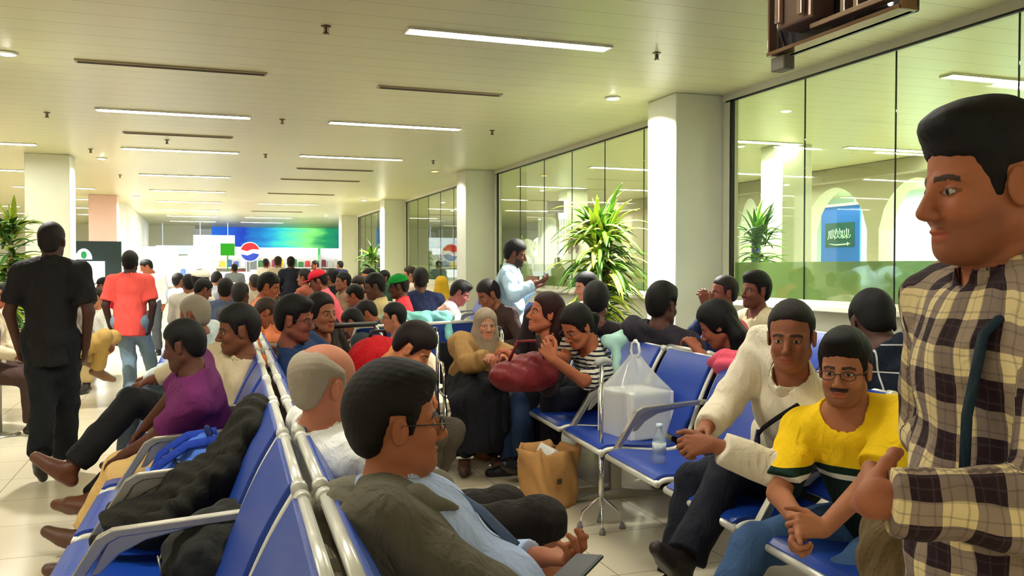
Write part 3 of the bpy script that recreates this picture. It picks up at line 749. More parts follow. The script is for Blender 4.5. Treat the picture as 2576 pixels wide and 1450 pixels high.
for nm, y in (('wall_beyond_near', 2), ('wall_beyond_far', 22)): struct(MB().box((13, y, CEIL / 2), (4.4, .1, CEIL)).build(nm, mat('bright_far_wall', (205, 232, 232), .5)))
la = bpy.data.lights.new('arcade_light', 'AREA'); la.energy = 900; la.shape = 'RECTANGLE'; la.size = 3; la.size_y = 12; la.color = (.9, 1, 1)
lo_ = bpy.data.objects.new('arcade_light', la); COL.objects.link(lo_); lo_.location = (13, 11, CEIL - .06); lo_['kind'] = 'structure'
for i, y in enumerate((7.6, 15.2, 22.6)):
    c = MB().box((7.9, y + 2.9, CEIL / 2), (.5, .5, CEIL)).build('column', M_col, bevel=.01); c['kind'] = 'structure'
    tag(c, ['pale column seen through the nearest window', 'pale column seen through the second window', 'pale column seen through the third window'][i], 'column', 'columns beyond the glass')
    downlight(7.2, y + 3.0, ['small downlight behind the near window glass', 'small downlight behind the second window glass', 'small downlight behind the third window glass'][i], SPOT_W * 5, (7.65, y + 2.9, 1.0))
# far wall of the hall: the shop
struct(MB().box((12, 38.9, CEIL / 2), (18, .2, CEIL)).build('wall_far', M_wall))
def mural_mat():
    m = bpy.data.materials.new('sea_mural'); m.use_nodes = True; nt = m.node_tree; b = nt.nodes['Principled BSDF']
    tc = nt.nodes.new('ShaderNodeTexCoord'); sx = nt.nodes.new('ShaderNodeSeparateXYZ'); nt.links.new(tc.outputs['Generated'], sx.inputs[0])
    nz = nt.nodes.new('ShaderNodeTexNoise'); nz.inputs['Scale'].default_value = 5; nz.inputs['Detail'].default_value = 2; nt.links.new(tc.outputs['Generated'], nz.inputs[0])
    ad = nt.nodes.new('ShaderNodeMath'); ad.operation = 'MULTIPLY_ADD'; ad.inputs[1].default_value = .3; nt.links.new(nz.outputs[0], ad.inputs[0]); 
    sb = nt.nodes.new('ShaderNodeMath'); sb.operation = 'SUBTRACT'; sb.inputs[1].default_value = .15; nt.links.new(sx.outputs[0], sb.inputs[0]); nt.links.new(sb.outputs[0], ad.inputs[2])
    cr = nt.nodes.new('ShaderNodeValToRGB'); nt.links.new(ad.outputs[0], cr.inputs[0])
    for p, c in ((0, (20, 90, 190)), (.22, (10, 50, 170)), (.4, (30, 150, 200)), (.5, (60, 200, 190)), (.66, (130, 225, 120)), (.8, (20, 140, 90)), (.93, (10, 110, 100)), (1, (20, 120, 160))):
        if p in (0, 1): e = cr.color_ramp.elements[0 if p == 0 else -1]
        else: e = cr.color_ramp.elements.new(p)
        e.color = srgb(*c)
    nt.links.new(cr.outputs[0], b.inputs['Base Color']); nt.links.new(cr.outputs[0], b.inputs['Emission Color']); b.inputs['Emission Strength'].default_value = .7
    return m
o = MB().box((0, 0, 0), (5.9, .06, 1.45)).build('mural', mural_mat(), loc=(3.4, 38.7, 2.38)); tag(o, 'backlit blue and green sea mural across the far wall above the shop', 'mural')
o = MB().box((0, 0, 0), (.18, 1.2, CEIL - .1)).build('blue_panel', mat('light_blue_panel', (120, 200, 245), .4, emit=.5), loc=(4.95, 31.6, CEIL / 2)); tag(o, 'glowing pale blue side panel at the right of the far shop', 'panel')

o = MB().box((-2.2, 31.4, CEIL / 2), (.62, 11, CEIL)).build('wall_partition', mat('white_partition', (238, 240, 238), .5)); struct(o)
# ------------------------------------------------------------------ seats
PITCHS = .70
PROF = [(.50, .432), (.47, .450), (.40, .448), (.25, .432), (.12, .424), (.05, .44), (.005, .49), (-.03, .58), (-.075, .70), (-.13, .82), (-.185, .91)]
def smooth_prof(p, n=3):
    for _ in range(n - 1):
        q = [p[0]]
        for a, b in zip(p, p[1:]): q += [(a[0] * .75 + b[0] * .25, a[1] * .75 + b[1] * .25), (a[0] * .25 + b[0] * .75, a[1] * .25 + b[1] * .75)]
        q.append(p[-1]); p = q
    return p
def sheet(pf, w, t):
    """thick padded sheet following the side profile"""
    n = len(pf); up = []; dn = []
    for i, (x, z) in enumerate(pf):
        a = pf[max(i - 1, 0)]; b = pf[min(i + 1, n - 1)]; dx, dz = b[0] - a[0], b[1] - a[1]; L = math.hypot(dx, dz)
        nx, nz = dz / L, -dx / L
        up.append((x + nx * t, z + nz * t)); dn.append((x - nx * .004, z - nz * .004))
    return MB().prism(up + dn[::-1], -w / 2, w / 2, 'y')
SEATP = {}
def bench(name, label, ox, oy, n, yaw, arms=True, group='blue airport benches', y0=0, armset=None):
    """n seats on one beam; local +x is where the sitter looks"""
    root = empty(name, (ox, oy, 0), yaw); tag(root, label, 'bench', group)
    if not SEATP:
        pf = smooth_prof(PROF)
        k = 14
        seat = [p for p in pf if p[0] > .06]; back = [p for p in pf if p[1] > .47 and p[0] < .03]
        SEATP['seat'] = sheet(seat, .575, .022).build('seat', M_blue, root, bevel=.006)
        SEATP['backrest'] = sheet(back, .575, .024).build('backrest', M_blue, root, bevel=.006)
        f = MB()
        for g in (-1, 1): f.tube([(x, g * .305, z) for x, z in pf], .0125, 8)
        f.tube([(pf[-1][0], -.305, pf[-1][1]), (pf[-1][0], .305, pf[-1][1])], .0145, 10)
        f.tube([(.502, -.305, .430), (.502, .305, .430)], .017, 10)
        for g in (-1, 1):
            f.tube([(pf[-1][0], g * .282, pf[-1][1]), (pf[-1][0], g * .318, pf[-1][1])], .0195, 12)
        SEATP['frame'] = f.build('frame', M_alu, root, True)
        am = MB(); pl = [(.44, .425), (.465, .435), (.33, .655), (.29, .675), (-.085, .70), (-.085, .675), (.27, .652), (.30, .635)]
        am.prism(pl, -.018, .018, 'y'); am.prism([(.30, .64), (.25, .66), (.05, .665), (.2, .635), (.27, .6), (.32, .55), (.345, .545)], -.006, .006, 'y')
        SEATP['armrest'] = am.build('armrest', M_steel, root, bevel=.004)
        lg = MB(); lg.box((.16, 0, .2), (.07, .045, .34)).prism([(.42, 0), (.42, .02), (.2, .06), (.1, .06), (-.12, .02), (-.12, 0)], -.025, .025, 'y').box((.16, 0, .37), (.3, .03, .05)).tube([(.3, 0, .38), (.49, 0, .43)], .018, 8)
        SEATP['leg'] = lg.build('leg', M_steel, root, bevel=.004)
        protos = list(SEATP.values())
    else: protos = []
    def put(kind, y):
        o = SEATP[kind]
        if protos and o in protos: protos.remove(o); o.location = (0, y, 0); return o
        c = o.copy(); COL.objects.link(c); c.parent = root; c.location = (0, y, 0); return c
    for i in range(n):
        y = (i - (n - 1) / 2) * PITCHS
        put('seat', y); put('backrest', y); put('frame', y)
    for i in range(n + 1):
        if arms and (armset is None or i in armset): put('armrest', (i - n / 2) * PITCHS)
    for i in ((0, n) if n < 5 else (0, n // 2, n)):
        put('leg', (i - n / 2) * PITCHS + (.12 if i == 0 else -.12 if i == n else 0))
    MB().box((.16, 0, .375), (.075, n * PITCHS - .05, .05)).build('beam', M_steel, root, bevel=.005)
    return root
# seat numbers grow away from the camera: centre of seat k of rows A and B is 1.65 + .7 k
bench('airport_bench', 'long blue bench in the left foreground with the black jacket and backpacks on it', .092, 1.65 + .7 * 3.5, 8, math.pi - .033, armset=[1, 2, 3, 4, 5, 6, 7, 8])
bench('airport_bench', 'long blue bench behind it where the man in the grey hoodie sits', .512, 1.65 + .7 * 3.5, 8, -.033)
CROT = -math.atan(.075)
def cpt(off, Y):
    """point of row C: off metres behind its front edge, Y down the hall"""
    return Vector((1.95 + .075 * (Y - 3.47) + off, Y, 0))
q = cpt(.50, (2.36 + 6.57) / 2 + .0)
bench('airport_bench', 'blue bench on the right holding the white carrier bag and the man in yellow', q.x, q.y, 7, math.pi + CROT, armset=[2, 3, 4, 6, 7])
bench('airport_bench', 'blue bench back to back with the one holding the white carrier bag', q.x + .47, q.y + .0, 8, CROT)
bench('airport_bench', 'blue bench under the nearest window where the man in the cream shirt sits', 4.3, 5.1, 6, math.pi)
bench('airport_bench', 'blue bench under the second window, past the wide column', 4.25, 12.0, 6, math.pi)
bench('airport_bench', 'blue bench in the middle distance with teal cloth laid over it', 2.1, 7.95, 3, R(112), group='blue airport benches')
bench('airport_bench', 'blue bench behind the teal covered one', 2.75, 11.6, 4, 0)
bench('airport_bench', 'blue bench beyond the navy shirted man, middle of the hall', .1, 10.4, 5, math.pi)
bench('airport_bench', 'blue bench back to back with the one in the middle of the hall', .6, 10.4, 5, 0)
bench('airport_bench', 'blue bench at far left where the man with khaki trousers sits', -3.2, 9.6, 5, 0)
bench('airport_bench', 'distant blue bench in front of the shop, on the left', .4, 16.5, 6, math.pi)
bench('airport_bench', 'distant blue bench in front of the shop, on the right', 1.9, 15.2, 6, 0)

# ------------------------------------------------------------------ plants
def plant(name, x, y, h, label, n, lmin, lmax, zlo, rad, col=(70, 120, 30), col2=(190, 205, 70), seed=1, wide=.045, droop=1.0, z0=0):
    rn = random.Random(seed); root = empty(name, (x, y, z0)); tag(root, label, 'plant', 'potted plants')
    MB().lathe([(.14, 0), (.17, .02), (.21, .36), (.225, .38), (.225, .41), (.2, .41), (.19, .37)], n=24).build('pot', mat('pot_glaze', (70, 52, 40), .4), root, True)
    MB().lathe([(.19, .365), (.1, .375), (.001, .38)], n=20).build('soil', mat('soil', (45, 32, 24), .9, bump=.6), root, True)
    st = MB(); heads = []
    for k in range(4):
        a = rn.random() * 6.28; r = .05 + .09 * rn.random(); top = h * (.42 + .16 * k)
        p = [(r * math.cos(a) * t * 1.2, r * math.sin(a) * t * 1.2, .36 + (top - .36) * t) for t in (0, .3, .6, 1)]
        st.tube(p, [.022, .02, .018, .014], 8); heads.append(p[-1])
    st.build('stem', mat('cane_bark', (120, 100, 70), .8, bump=.5), root, True)
    lf = [MB(), MB()]
    for i in range(n):
        hx = rn.choice(heads); z = zlo + (h - zlo) * (rn.random() ** .8)
        b0 = Vector((hx[0] * .6, hx[1] * .6, z * .93)); a = rn.random() * 6.283; L = lmin + (lmax - lmin) * rn.random()
        el = R(15 + 65 * rn.random()) if z > h * .82 else R(-10 + 55 * rn.random())
        d = Vector((math.cos(a) * math.cos(el), math.sin(a) * math.cos(el), math.sin(el))); side = Vector((-math.sin(a), math.cos(a), 0)); p = b0.copy(); v = []
        m = 7
        for j in range(m + 1):
            t = j / m; w = wide * (math.sin(math.pi * min(1, t * .92 + .08)) ** .7) * (1 - t * .15) * .5 if j < m else 0.001
            up = side.cross(d).normalized()
            v += [p - side * w + up * w * .35, p - up * .002, p + side * w + up * w * .35]
            d = (d + Vector((0, 0, -.20 * droop * (L / .5)))).normalized() if j else d; p = p + d * L / m
        f = []
        for j in range(m):
            for c in (0, 1): f.append([j * 3 + c, j * 3 + c + 1, j * 3 + 4 + c, j * 3 + 3 + c])
        lf[0 if rn.random() < .62 else 1].add(v, f)
    fo = lf[0].build('foliage', mat('leaf_%d_%d_%d' % col, col, .35, var=.3, scale=6, spec=.5), root, True)
    fo2 = lf[1].build('foliage', mat('leaf_%d_%d_%d' % col2, col2, .35, var=.3, scale=6, spec=.5), root, True)
    for q in (fo, fo2):
        s_ = q.modifiers.new('thick', 'SOLIDIFY'); s_.thickness = .002
    return root
plant('potted_plant', 4.18, 8.85, 2.02, 'tall sword leaved plant lit bright under the downlight by the wide column', 330, .34, .68, .75, .3, seed=4, wide=.06)
plant('potted_plant', 4.35, 23.4, 1.9, 'small dark leafy plant between the two far columns on the window side', 130, .3, .55, .6, .3, (40, 90, 30), (150, 180, 60), seed=7, wide=.07)
plant('potted_plant', -2.25, 12.3, 2.1, 'leafy green plant at the far left edge behind the man in black', 240, .25, .45, .6, .3, (60, 110, 30), (160, 180, 50), seed=9, wide=.07)
plant('potted_plant', 7.05, 9.9, 2.1, 'plant behind the near window glass, left of the blue banner', 170, .3, .5, .7, .3, (35, 90, 35), (130, 190, 60), seed=12, wide=.06)
plant('potted_plant', 6.5, 17.8, 1.95, 'plant behind the second window beside the white robed people', 130, .3, .5, .7, .3, (50, 100, 50), (140, 170, 90), seed=15, wide=.06)
plant('potted_plant', 5.9, 22.3, 2.1, 'plant behind the third window', 130, .3, .5, .7, .3, (50, 100, 50), (150, 170, 70), seed=17, wide=.07)

# ------------------------------------------------------------------ hanging screen seen from behind
t = empty('hanging_screen', (2.37, 2.84, 2.33)); tag(t, 'dark screen hung from the ceiling, seen from behind with its bracket', 'screen')
MB().box((.03, 0, .28), (.05, .74, .56)).build('screen_case', mat('screen_plastic', (26, 24, 30), .25, var=.1), t, bevel=.008)
fr = MB().box((-.01, 0, .008), (.09, .76, .016)).box((-.01, -.38, .28), (.07, .012, .56)).box((-.01, .38, .28), (.07, .012, .56)); fr.build('edge_frame', mat('bronze_edge', (150, 120, 100), .18, .9), t, bevel=.002)
MB().box((-.05, .13, .36), (.12, .22, .58)).build('back_housing', mat('bronze_housing', (112, 92, 82), .3, .6), t, bevel=.012)
b = MB().box((-.125, .06, .40), (.02, .03, .62)).box((-.125, .20, .40), (.02, .03, .62)).box((-.03, -.10, .36), (.06, .025, .62)).box((-.03, -.17, .36), (.06, .025, .62)).box((-.05, -.13, .05), (.05, .4, .02)); b.build('bracket', mat('bracket_metal', (190, 165, 150), .22, .9), t, bevel=.003)
MB().box((-.03, .13, .66), (.05, .05, .3)).build('ceiling_pole', M_steel, t)
MB().tube([(-.03, .33, .5), (-.06, .34, .3), (-.05, .30, .2), (-.03, .32, .1), (-.02, .30, .03)], .008, 8).build('cable', M_black, t, True)
MB().box((-.0, .34, -.035), (.06, .09, .06)).build('socket_box', mat('socket_grey', (110, 105, 95), .5), t, bevel=.006)
MB().lathe([(.001, 0), (.009, .001), (.009, .004), (.001, .005)], n=12, M=Euler((0, R(-90), 0)).to_matrix(), c=(.004, -.28, .05)).build('light_glint', emis('glint_white', (255, 255, 255), 8), t)  # glowing disc stands in for a small white light reflection

# ------------------------------------------------------------------ luggage and small things
def bag_sdf(name, label, cat, fld, h, m, loc, parts=None, noise=.004, sc=1.0, group=None):
    o = sdf_obj(name, fld, h, m, None, lambda F, X, Y, Z: F + noise * (np.sin(X * 34 * sc + 2 * np.sin(Z * 21)) * np.sin(Y * 29 * sc + Z * 25 * sc) + .6 * np.sin(X * 61 + Y * 47 + Z * 55)), Vector(loc))
    tag(o, label, cat, group); return o
def strap(pts, r, m, parent, name='strap', flat=.35):
    return MB().tube(pts, r, 8, False, flat).build(name, m, parent, True)
# blue backpack on row A
q = Vector((.02, 3.88, .43))
f = Fld().ell((0, 0, .13), (.16, .2, .15), k=.05).ell((-.06, 0, .09), (.19, .22, .10), k=.05).ell((-.18, .02, .09), (.06, .14, .08), k=.02)
o = bag_sdf('backpack', 'bright blue backpack slumped on the bench beside the purple shirt', 'bag', f, .008, cloth((78, 120, 214)), q, noise=.008)
for g in (-1, 1): strap([(.04, g * .1, .28), (-.08, g * .11, .265), (-.19, g * .12, .19), (-.235, g * .12, .08)], .022, cloth((30, 60, 160)), o)
strap([(.02, -.06, .27), (.0, -.03, .31), (0, .03, .31), (.02, .06, .27)], .012, cloth((25, 40, 90)), o, 'handle', 1)
strap([(-.08, -.17, .19), (-.14, -.08, .215), (-.14, .08, .215), (-.08, .17, .19)], .009, mat('zip_dark', (25, 35, 70), .4), o, 'zip', 1)
MB().box((-.235, .02, .11), (.02, .15, .07)).build('pocket_patch', cloth((110, 150, 235)), o, bevel=.004)
# black jacket draped over the seat
f = Fld()   # lies down the backrest and forward over the seat pan
M_j = np.array(Euler((0, R(24), 0)).to_matrix())
f.ell((.115, .0, .26), (.075, .27, .27), M_j, .08).ell((-.06, -.02, .115), (.27, .29, .075), k=.08).ell((.02, -.08, .20), (.14, .20, .10), k=.08).cone((.19, -.24, .44), (.225, .22, .47), .04, .035, .06)
f.cone((.1, -.27, .3), (-.12, -.33, .13), .055, .045, .05).cone((-.12, -.33, .13), (-.30, -.29, .09), .045, .032, .04)
o = bag_sdf('jacket', 'black jacket draped over the bench between the two backpacks', 'jacket', f, .0095, cloth((30, 28, 22)), (-.02, 3.42, .42), noise=.009, sc=.45)
# grey-black rucksack at the bottom
q = Vector((.05, 2.78, .45))
f = Fld().ell((0, 0, .11), (.16, .18, .13), k=.05).ell((.05, .02, .15), (.08, .12, .10), k=.04).ell((-.12, 0, .08), (.05, .12, .07), k=.02)
o = bag_sdf('rucksack', 'dark grey rucksack with loops at the bottom edge on the nearest seat', 'bag', f, .006, cloth((44, 44, 42)), q, noise=.005)
for g in (-1, 1): strap([(.08, g * .07, .235), (.0, g * .09, .22), (-.10, g * .1, .16), (-.16, g * .09, .06)], .017, cloth((24, 24, 26)), o)
strap([(.07, -.04, .235), (.09, -.025, .285), (.09, .025, .285), (.07, .04, .235)], .009, cloth((24, 24, 26)), o, 'handle', 1)
strap([(-.07, -.14, .14), (-.12, -.07, .155), (-.12, .07, .155), (-.07, .14, .14)], .006, M_black, o, 'zip', 1)
MB().tube([(-.165, -.05, .08), (-.175, -.03, .12), (-.175, .03, .08), (-.165, .05, .11)], .003, 6).build('silver_loop', M_steel, o, True)
# grey blue bag beyond the purple man
f = Fld().ell((0, 0, .16), (.2, .13, .17), k=.04).ell((0, -.1, .12), (.15, .06, .1), k=.03)
o = bag_sdf('shoulder_bag', 'grey blue bag between the knees left of the purple shirt', 'bag', f, .01, cloth((84, 104, 118)), G(395, 1060, .3) + Vector((0, 0, -.15)))
strap([(-.1, 0, .3), (-.06, 0, .4), (.06, 0, .4), (.1, 0, .3)], .012, cloth((50, 60, 70)), o, 'handle', 1)
# paper carrier bag on the floor
def rough_bag(name, label, x, y, w, dp, h, col, flare=1.2, seed=3, z=0, rz=0.3, cat='bag'):
    rn = random.Random(seed); v = []; n = 56; rings = 12
    def ring(t, inset=0):
        out = []
        for k in range(n):
            a = 2 * math.pi * k / n; s = 1 + (flare - 1) * t; c, sn = math.cos(a), math.sin(a); e = .38
            rx = (w / 2 - inset) * s * math.copysign(abs(c) ** e, c); ry = (dp / 2 - inset) * s * math.copysign(abs(sn) ** e, sn)
            cr = .012 * math.sin(5 * a + 9 * t + seed) + rn.uniform(-.0022, .0022) + .006 * math.sin(11 * a + 14 * t)
            out.append(((rx + cr * c), (ry + cr * sn), z0(t, a)))
        return out
    def z0(t, a): return h * t + (.018 * math.sin(3 * a + seed) + .012 * math.sin(7 * a) if t > .95 else 0)
    v = []; rs = [i / rings for i in range(rings + 1)]
    for t_ in rs: v += ring(t_)
    for t_ in rs[::-1]: v += ring(max(t_, .02), .006)
    m = MB(); R_ = 2 * len(rs)
    fcs = [[i * n + k, i * n + (k + 1) % n, (i + 1) * n + (k + 1) % n, (i + 1) * n + k] for i in range(R_ - 1) for k in range(n)]
    fcs += [list(range(n))[::-1], [(R_ - 1) * n + k for k in range(n)]]
    m.add(v, fcs); o = m.build(name, mat('kraft_%d_%d_%d' % col, col, .75, bump=.7, scale=14, var=.12), smooth=True, loc=(x, y, z)); o.rotation_euler = (0, 0, rz)
    tag(o, label, cat); return o
q = G(1405, 1290, 0)
pb = rough_bag('paper_bag', 'open brown paper carrier bag standing on the floor left of the walking stick', q.x, q.y + .16, .27, .22, .35, (196, 146, 88), 1.2)
MB().box((-.03, -.05, .33), (.10, .12, .06), (.3, .4, .3)).build('tissue', M_white, pb, bevel=.01)
MB().box((-.02, -.129, .17), (.035, .004, .03)).build('printed_patch', mat('print_brown', (80, 60, 45), .7), pb)
q = G(1240, 1160, 0); rough_bag('paper_bag', 'tall tan paper bag standing between the legs of the seated women', q.x, q.y + .1, .17, .14, .38, (190, 135, 80), 1.05, 8)
q = G(112, 1000, 0); rough_bag('paper_bag', 'small orange tan bag on the floor seen between the legs of the man in black', q.x, q.y + .1, .24, .2, .28, (214, 150, 80), 1.05, 11)
f = Fld().ell((0, 0, .10), (.24, .2, .11), k=.04).ell((.02, .03, .2), (.2, .16, .07), k=.03)
o = bag_sdf('holdall', 'dark red patterned cloth bag on the floor in front of the women', 'bag', f, .01, cloth((92, 14, 22)), G(1180, 1150, 0) + Vector((0, .1, .0)))
MB().lathe([(.15, .0), (.17, .03), (.12, .07), (.02, .08)], (.02, .03, .2), 16).build('printed_cloth', mat('red_print', (190, 60, 60), .8, var=.9, scale=24), o, True)
# white carrier bag with box
q = cpt(.33, 4.50); z = .455
t = empty('carrier_bag', (q.x, q.y, z), .16); tag(t, 'white plastic carrier bag holding a square box on the blue seat', 'bag')
mb_ = mat('thin_plastic', (232, 236, 236), .3, spec=.5, bump=.25, scale=9); 
m2 = glass_mat('clear_white_film', (250, 252, 252), .8, .42, (245, 248, 248))
MB().box((0, 0, .13), (.30, .33, .26)).build('box', mat('white_card', (238, 236, 232), .55), t, bevel=.006)
def film():
    v = []; n = 40; rows = 16
    for i in range(rows + 1):
        u = i / rows
        for k in range(n):
            a = 2 * math.pi * k / n; c, sn = math.cos(a), math.sin(a); e = .3
            if u < .5: w_ = .17 + .004; dd = .16; z_ = u * 2 * .262; s = 1
            else:
                s = 1 - ((u - .5) * 2) ** .95 * .88; z_ = .262 + (u - .5) * 2 * .20; e = .3 + (u - .5)
            cr = .007 * math.sin(9 * a + u * 3) * (1 if u > .5 else .3) + .004 * math.sin(17 * a)
            v.append(((.155 * s + cr) * math.copysign(abs(c) ** e, c), (.172 * s + cr) * math.copysign(abs(sn) ** e, sn), z_))
    f = [[i * n + k, i * n + (k + 1) % n, (i + 1) * n + (k + 1) % n, (i + 1) * n + k] for i in range(rows) for k in range(n)]
    return MB().add(v, f)
film().build('film', m2, t, True)
hd = MB()
for g in (-1, 1): hd.tube([(0, g * .025, .44), (0, g * .04, .48), (0, g * .028, .525), (0, 0, .54), (0, -g * .01, .53)], [.014, .016, .015, .014, .012], 8, False, .5)
hd.build('handle', mb_, t, True)
# water bottle
q = cpt(.12, 3.74)
t = empty('water_bottle', (q.x, q.y, .455)); tag(t, 'clear plastic water bottle standing on the seat by the clasped hands', 'bottle')
MB().lathe([(.001, 0), (.03, .001), (.033, .02), (.033, .05), (.030, .055), (.033, .06), (.033, .12), (.028, .145), (.013, .17), (.013, .185)], n=20).build('body', glass_mat('bottle_plastic', (240, 246, 250), 1.3, .3, (225, 235, 240)), t, True)
MB().lathe([(.016, .185), (.016, .205), (.001, .206)], n=16).build('bottle_cap', mat('cap_blue_white', (210, 225, 240), .4), t, True)
MB().lathe([(.034, .07), (.034, .115)], n=20).build('paper_label', mat('bottle_label', (205, 222, 235), .5, var=.5, scale=60), t, True)
# walking stick
q = G(1512, 1330, 0); t = empty('walking_stick', (q.x, q.y, 0), .4); tag(t, 'silver four footed walking stick standing in front of the bench', 'walking stick')
MB().tube([(0, 0, .2), (0, 0, .9)], .0115, 12).tube([(0, 0, .12), (0, 0, .42)], .0145, 12).build('shaft', M_chrome, t, True)
MB().tube([(0, 0, .40), (0, 0, .45)], .02, 12).build('collar', M_white, t, True)
MB().tube([(-.045, 0, .90), (.0, 0, .915), (.06, 0, .905), (.075, 0, .895)], [.017, .019, .018, .015], 10).build('handle', mat('grip_grey', (176, 178, 172), .5), t, True)
for a in (45, 135, 225, 315):
    c, s_ = math.cos(R(a)), math.sin(R(a))
    l = MB().tube([(0, 0, .17), (.02 * c, .02 * s_, .16), (.10 * c, .10 * s_, .09), (.115 * c, .115 * s_, .015)], .0075, 8).build('leg', M_chrome, t, True)
    MB().lathe([(.018, 0), (.017, .012), (.011, .03)], (.115 * c, .115 * s_, 0), 12).build('rubber_foot', mat('rubber_grey', (120, 118, 112), .8), l, True)
# stanchion at the left edge
q = G(2, 1096, 0); t = empty('barrier_post', (q.x - .02, q.y, 0)); tag(t, 'brushed steel barrier post at the left edge of the view', 'barrier post')
MB().lathe([(.032, .01), (.032, .86), (.036, .87), (.036, .93), (.001, .94)], n=24).build('post', M_steel, t, True)
MB().lathe([(.17, 0), (.17, .01), (.12, .02), (.035, .03)], n=32).build('base', M_steel, t, True)
# luggage trolley with a red suitcase
q = G(960, 1090, 0)
q = P(955, 900, 5.6); t = empty('luggage_trolley', (q.x, q.y, 0), 1.9); tag(t, 'silver luggage trolley with a push bar, loaded with the red case', 'trolley')
tr = MB()
for g in (-.27, .27): tr.tube([(-.45, g * .6, .14), (.35, g, .14), (.42, g, .3), (.45, g, .95), (.48, g * .85, 1.02)], .014, 8)
for z_ in (.45, .62, .78): tr.tube([(.43, -.27, z_), (.43, .27, z_)], .009, 8)
for g in (-.1, .1): tr.tube([(-.4, g, .15), (.38, g, .15)], .009, 8)
tr.build('frame', M_chrome, t, True); MB().tube([(.48, -.25, 1.02), (.48, .25, 1.02)], .018, 10).build('push_bar', M_black, t, True)
for x_, y_ in ((.33, .26), (.33, -.26), (-.42, 0)): MB().lathe([(.001, -.015), (.06, -.015), (.06, .015), (.001, .015)], (x_, y_, .06), 16, Euler((R(90), 0, 0)).to_matrix()).build('wheel', M_black, t, True)
f = Fld().ell((0, 0, .2), (.17, .24, .22), k=.04).ell((-.1, 0, .18), (.1, .2, .18), k=.03)
o = bag_sdf('suitcase', 'bright red soft suitcase standing on the luggage trolley', 'suitcase', f, .012, cloth((190, 16, 26)), (q.x + .02, q.y + .15, .55)); o.rotation_euler = (0, 0, 1.9)
strap([(0, -.06, .4), (0, -.05, .45), (0, .05, .45), (0, .06, .4)], .012, M_black, o, 'handle', 1)
# wheelchair
t = empty('wheelchair', (1.90, 6.16, 0), R(-98)); tag(t, 'folding chrome wheelchair in which the woman with the brown shawl sits', 'wheelchair')
wc = MB()
for g in (-.25, .25):
    wc.tube([(-.28, g, .94), (-.22, g, .9), (-.22, g, .5), (-.22, g, .25)], .013, 8).tube([(-.22, g, .5), (.2, g, .5), (.22, g, .25), (-.2, g, .25)], .012, 8).tube([(-.22, g, .72), (.12, g, .72), (.18, g, .66), (.2, g, .5)], .012, 8).tube([(.2, g, .5), (.34, g, .3), (.42, g, .1)], .012, 8)
wc.tube([(-.22, -.25, .3), (.2, .25, .5)], .01, 8).tube([(-.22, .25, .3), (.2, -.25, .5)], .01, 8); wc.build('frame', M_chrome, t, True)
for g in (-.29, .29):
    w_ = MB(); w_.tube([(.29 * math.cos(a) - .12, g, .3 + .29 * math.sin(a)) for a in [2 * math.pi * i / 32 for i in range(32)]], .014, 8, True).build('wheel', M_black, t, True)
    sp = MB()
    for i in range(14): a = 2 * math.pi * i / 14; sp.tube([(-.12, g, .3), (.285 * math.cos(a) - .12, g, .3 + .285 * math.sin(a))], .0025, 4)
    sp.tube([(.26 * math.cos(a) - .12, g * 1.08, .3 + .26 * math.sin(a)) for a in [2 * math.pi * i / 32 for i in range(32)]], .007, 6, True); sp.build('hand_rim', M_chrome, t, True)
    MB().lathe([(.001, -.012), (.08, -.012), (.08, .012), (.001, .012)], (.3, g * .85, .08), 16, Euler((R(90), 0, 0)).to_matrix()).build('caster', M_black, t, True)
    MB().tube([(-.27, g * .86, .94), (-.38, g * .86, .94)], .018, 8).build('grip', M_black, t, True)
    MB().box((.42, g * .5, .1), (.14, .12, .015), (0, -.3, 0)).build('footrest', M_steel, t)
MB().box((-.01, 0, .49), (.42, .46, .03)).build('seat', cloth((30, 30, 34)), t, bevel=.01); MB().box((-.23, 0, .69), (.03, .46, .32)).build('backrest', cloth((30, 30, 34)), t, bevel=.01)
# teal cloth over the bench, small green bag, pink bundle
f = Fld().cone((-.28, 0, 0), (.3, .05, .0), .06, .06, .05).cone((-.25, -.04, -.04), (-.2, -.1, -.22), .05, .03, .05).cone((.05, -.04, -.04), (.05, -.1, -.24), .07, .04, .05).cone((.28, 0, -.04), (.28, -.06, -.2), .05, .03, .05)
o = bag_sdf('blanket', 'pale teal blanket folded over the back of the middle bench', 'blanket', f, .012, cloth((140, 212, 204)), P(1050, 800, 8.0), noise=.008)
f = Fld().ell((0, 0, 0), (.12, .16, .07), k=.04).ell((.10, .08, -.04), (.12, .12, .06), k=.05).ell((.0, -.15, -.05), (.1, .12, .06), k=.05)
q = cpt(.98, 3.95); o = bag_sdf('shawl', 'bright pink shawl heaped behind the blue seat back', 'shawl', f, .009, cloth((232, 92, 118)), P(1845, 915, 4.75), noise=.011, sc=1.2)
f = Fld().ell((0, 0, 0), (.09, .07, .05), k=.04).cone((0, -.03, -.02), (-.02, -.08, -.2), .035, .02, .04).cone((0, 0, 0), (.06, .02, .06), .03, .012, .03)
o = bag_sdf('plastic_bag', 'pale mint plastic bag hanging over the seat corner beside the woman in stripes', 'bag', f, .007, mat('mint_plastic', (176, 222, 210), .35, bump=.3, scale=12), P(1545, 858, 5.6))
f = Fld().ell((0, 0, -.02), (.21, .14, .10), k=.05).ell((.06, .0, .05), (.15, .09, .08), k=.05).ell((-.13, 0, -.01), (.1, .1, .06), k=.05)
o = bag_sdf('handbag', 'maroon leather handbag on the lap of the leaning woman', 'bag', f, .009, cloth((118, 30, 36), 'maroon_leather', .5), P(1322, 938, 5.35), noise=.006, sc=.6)
strap([(-.12, -.04, .08), (-.08, -.08, .2), (.08, -.08, .2), (.12, -.04, .08)], .01, mat('maroon_leather', (112, 28, 34)), o, 'handle', 1)
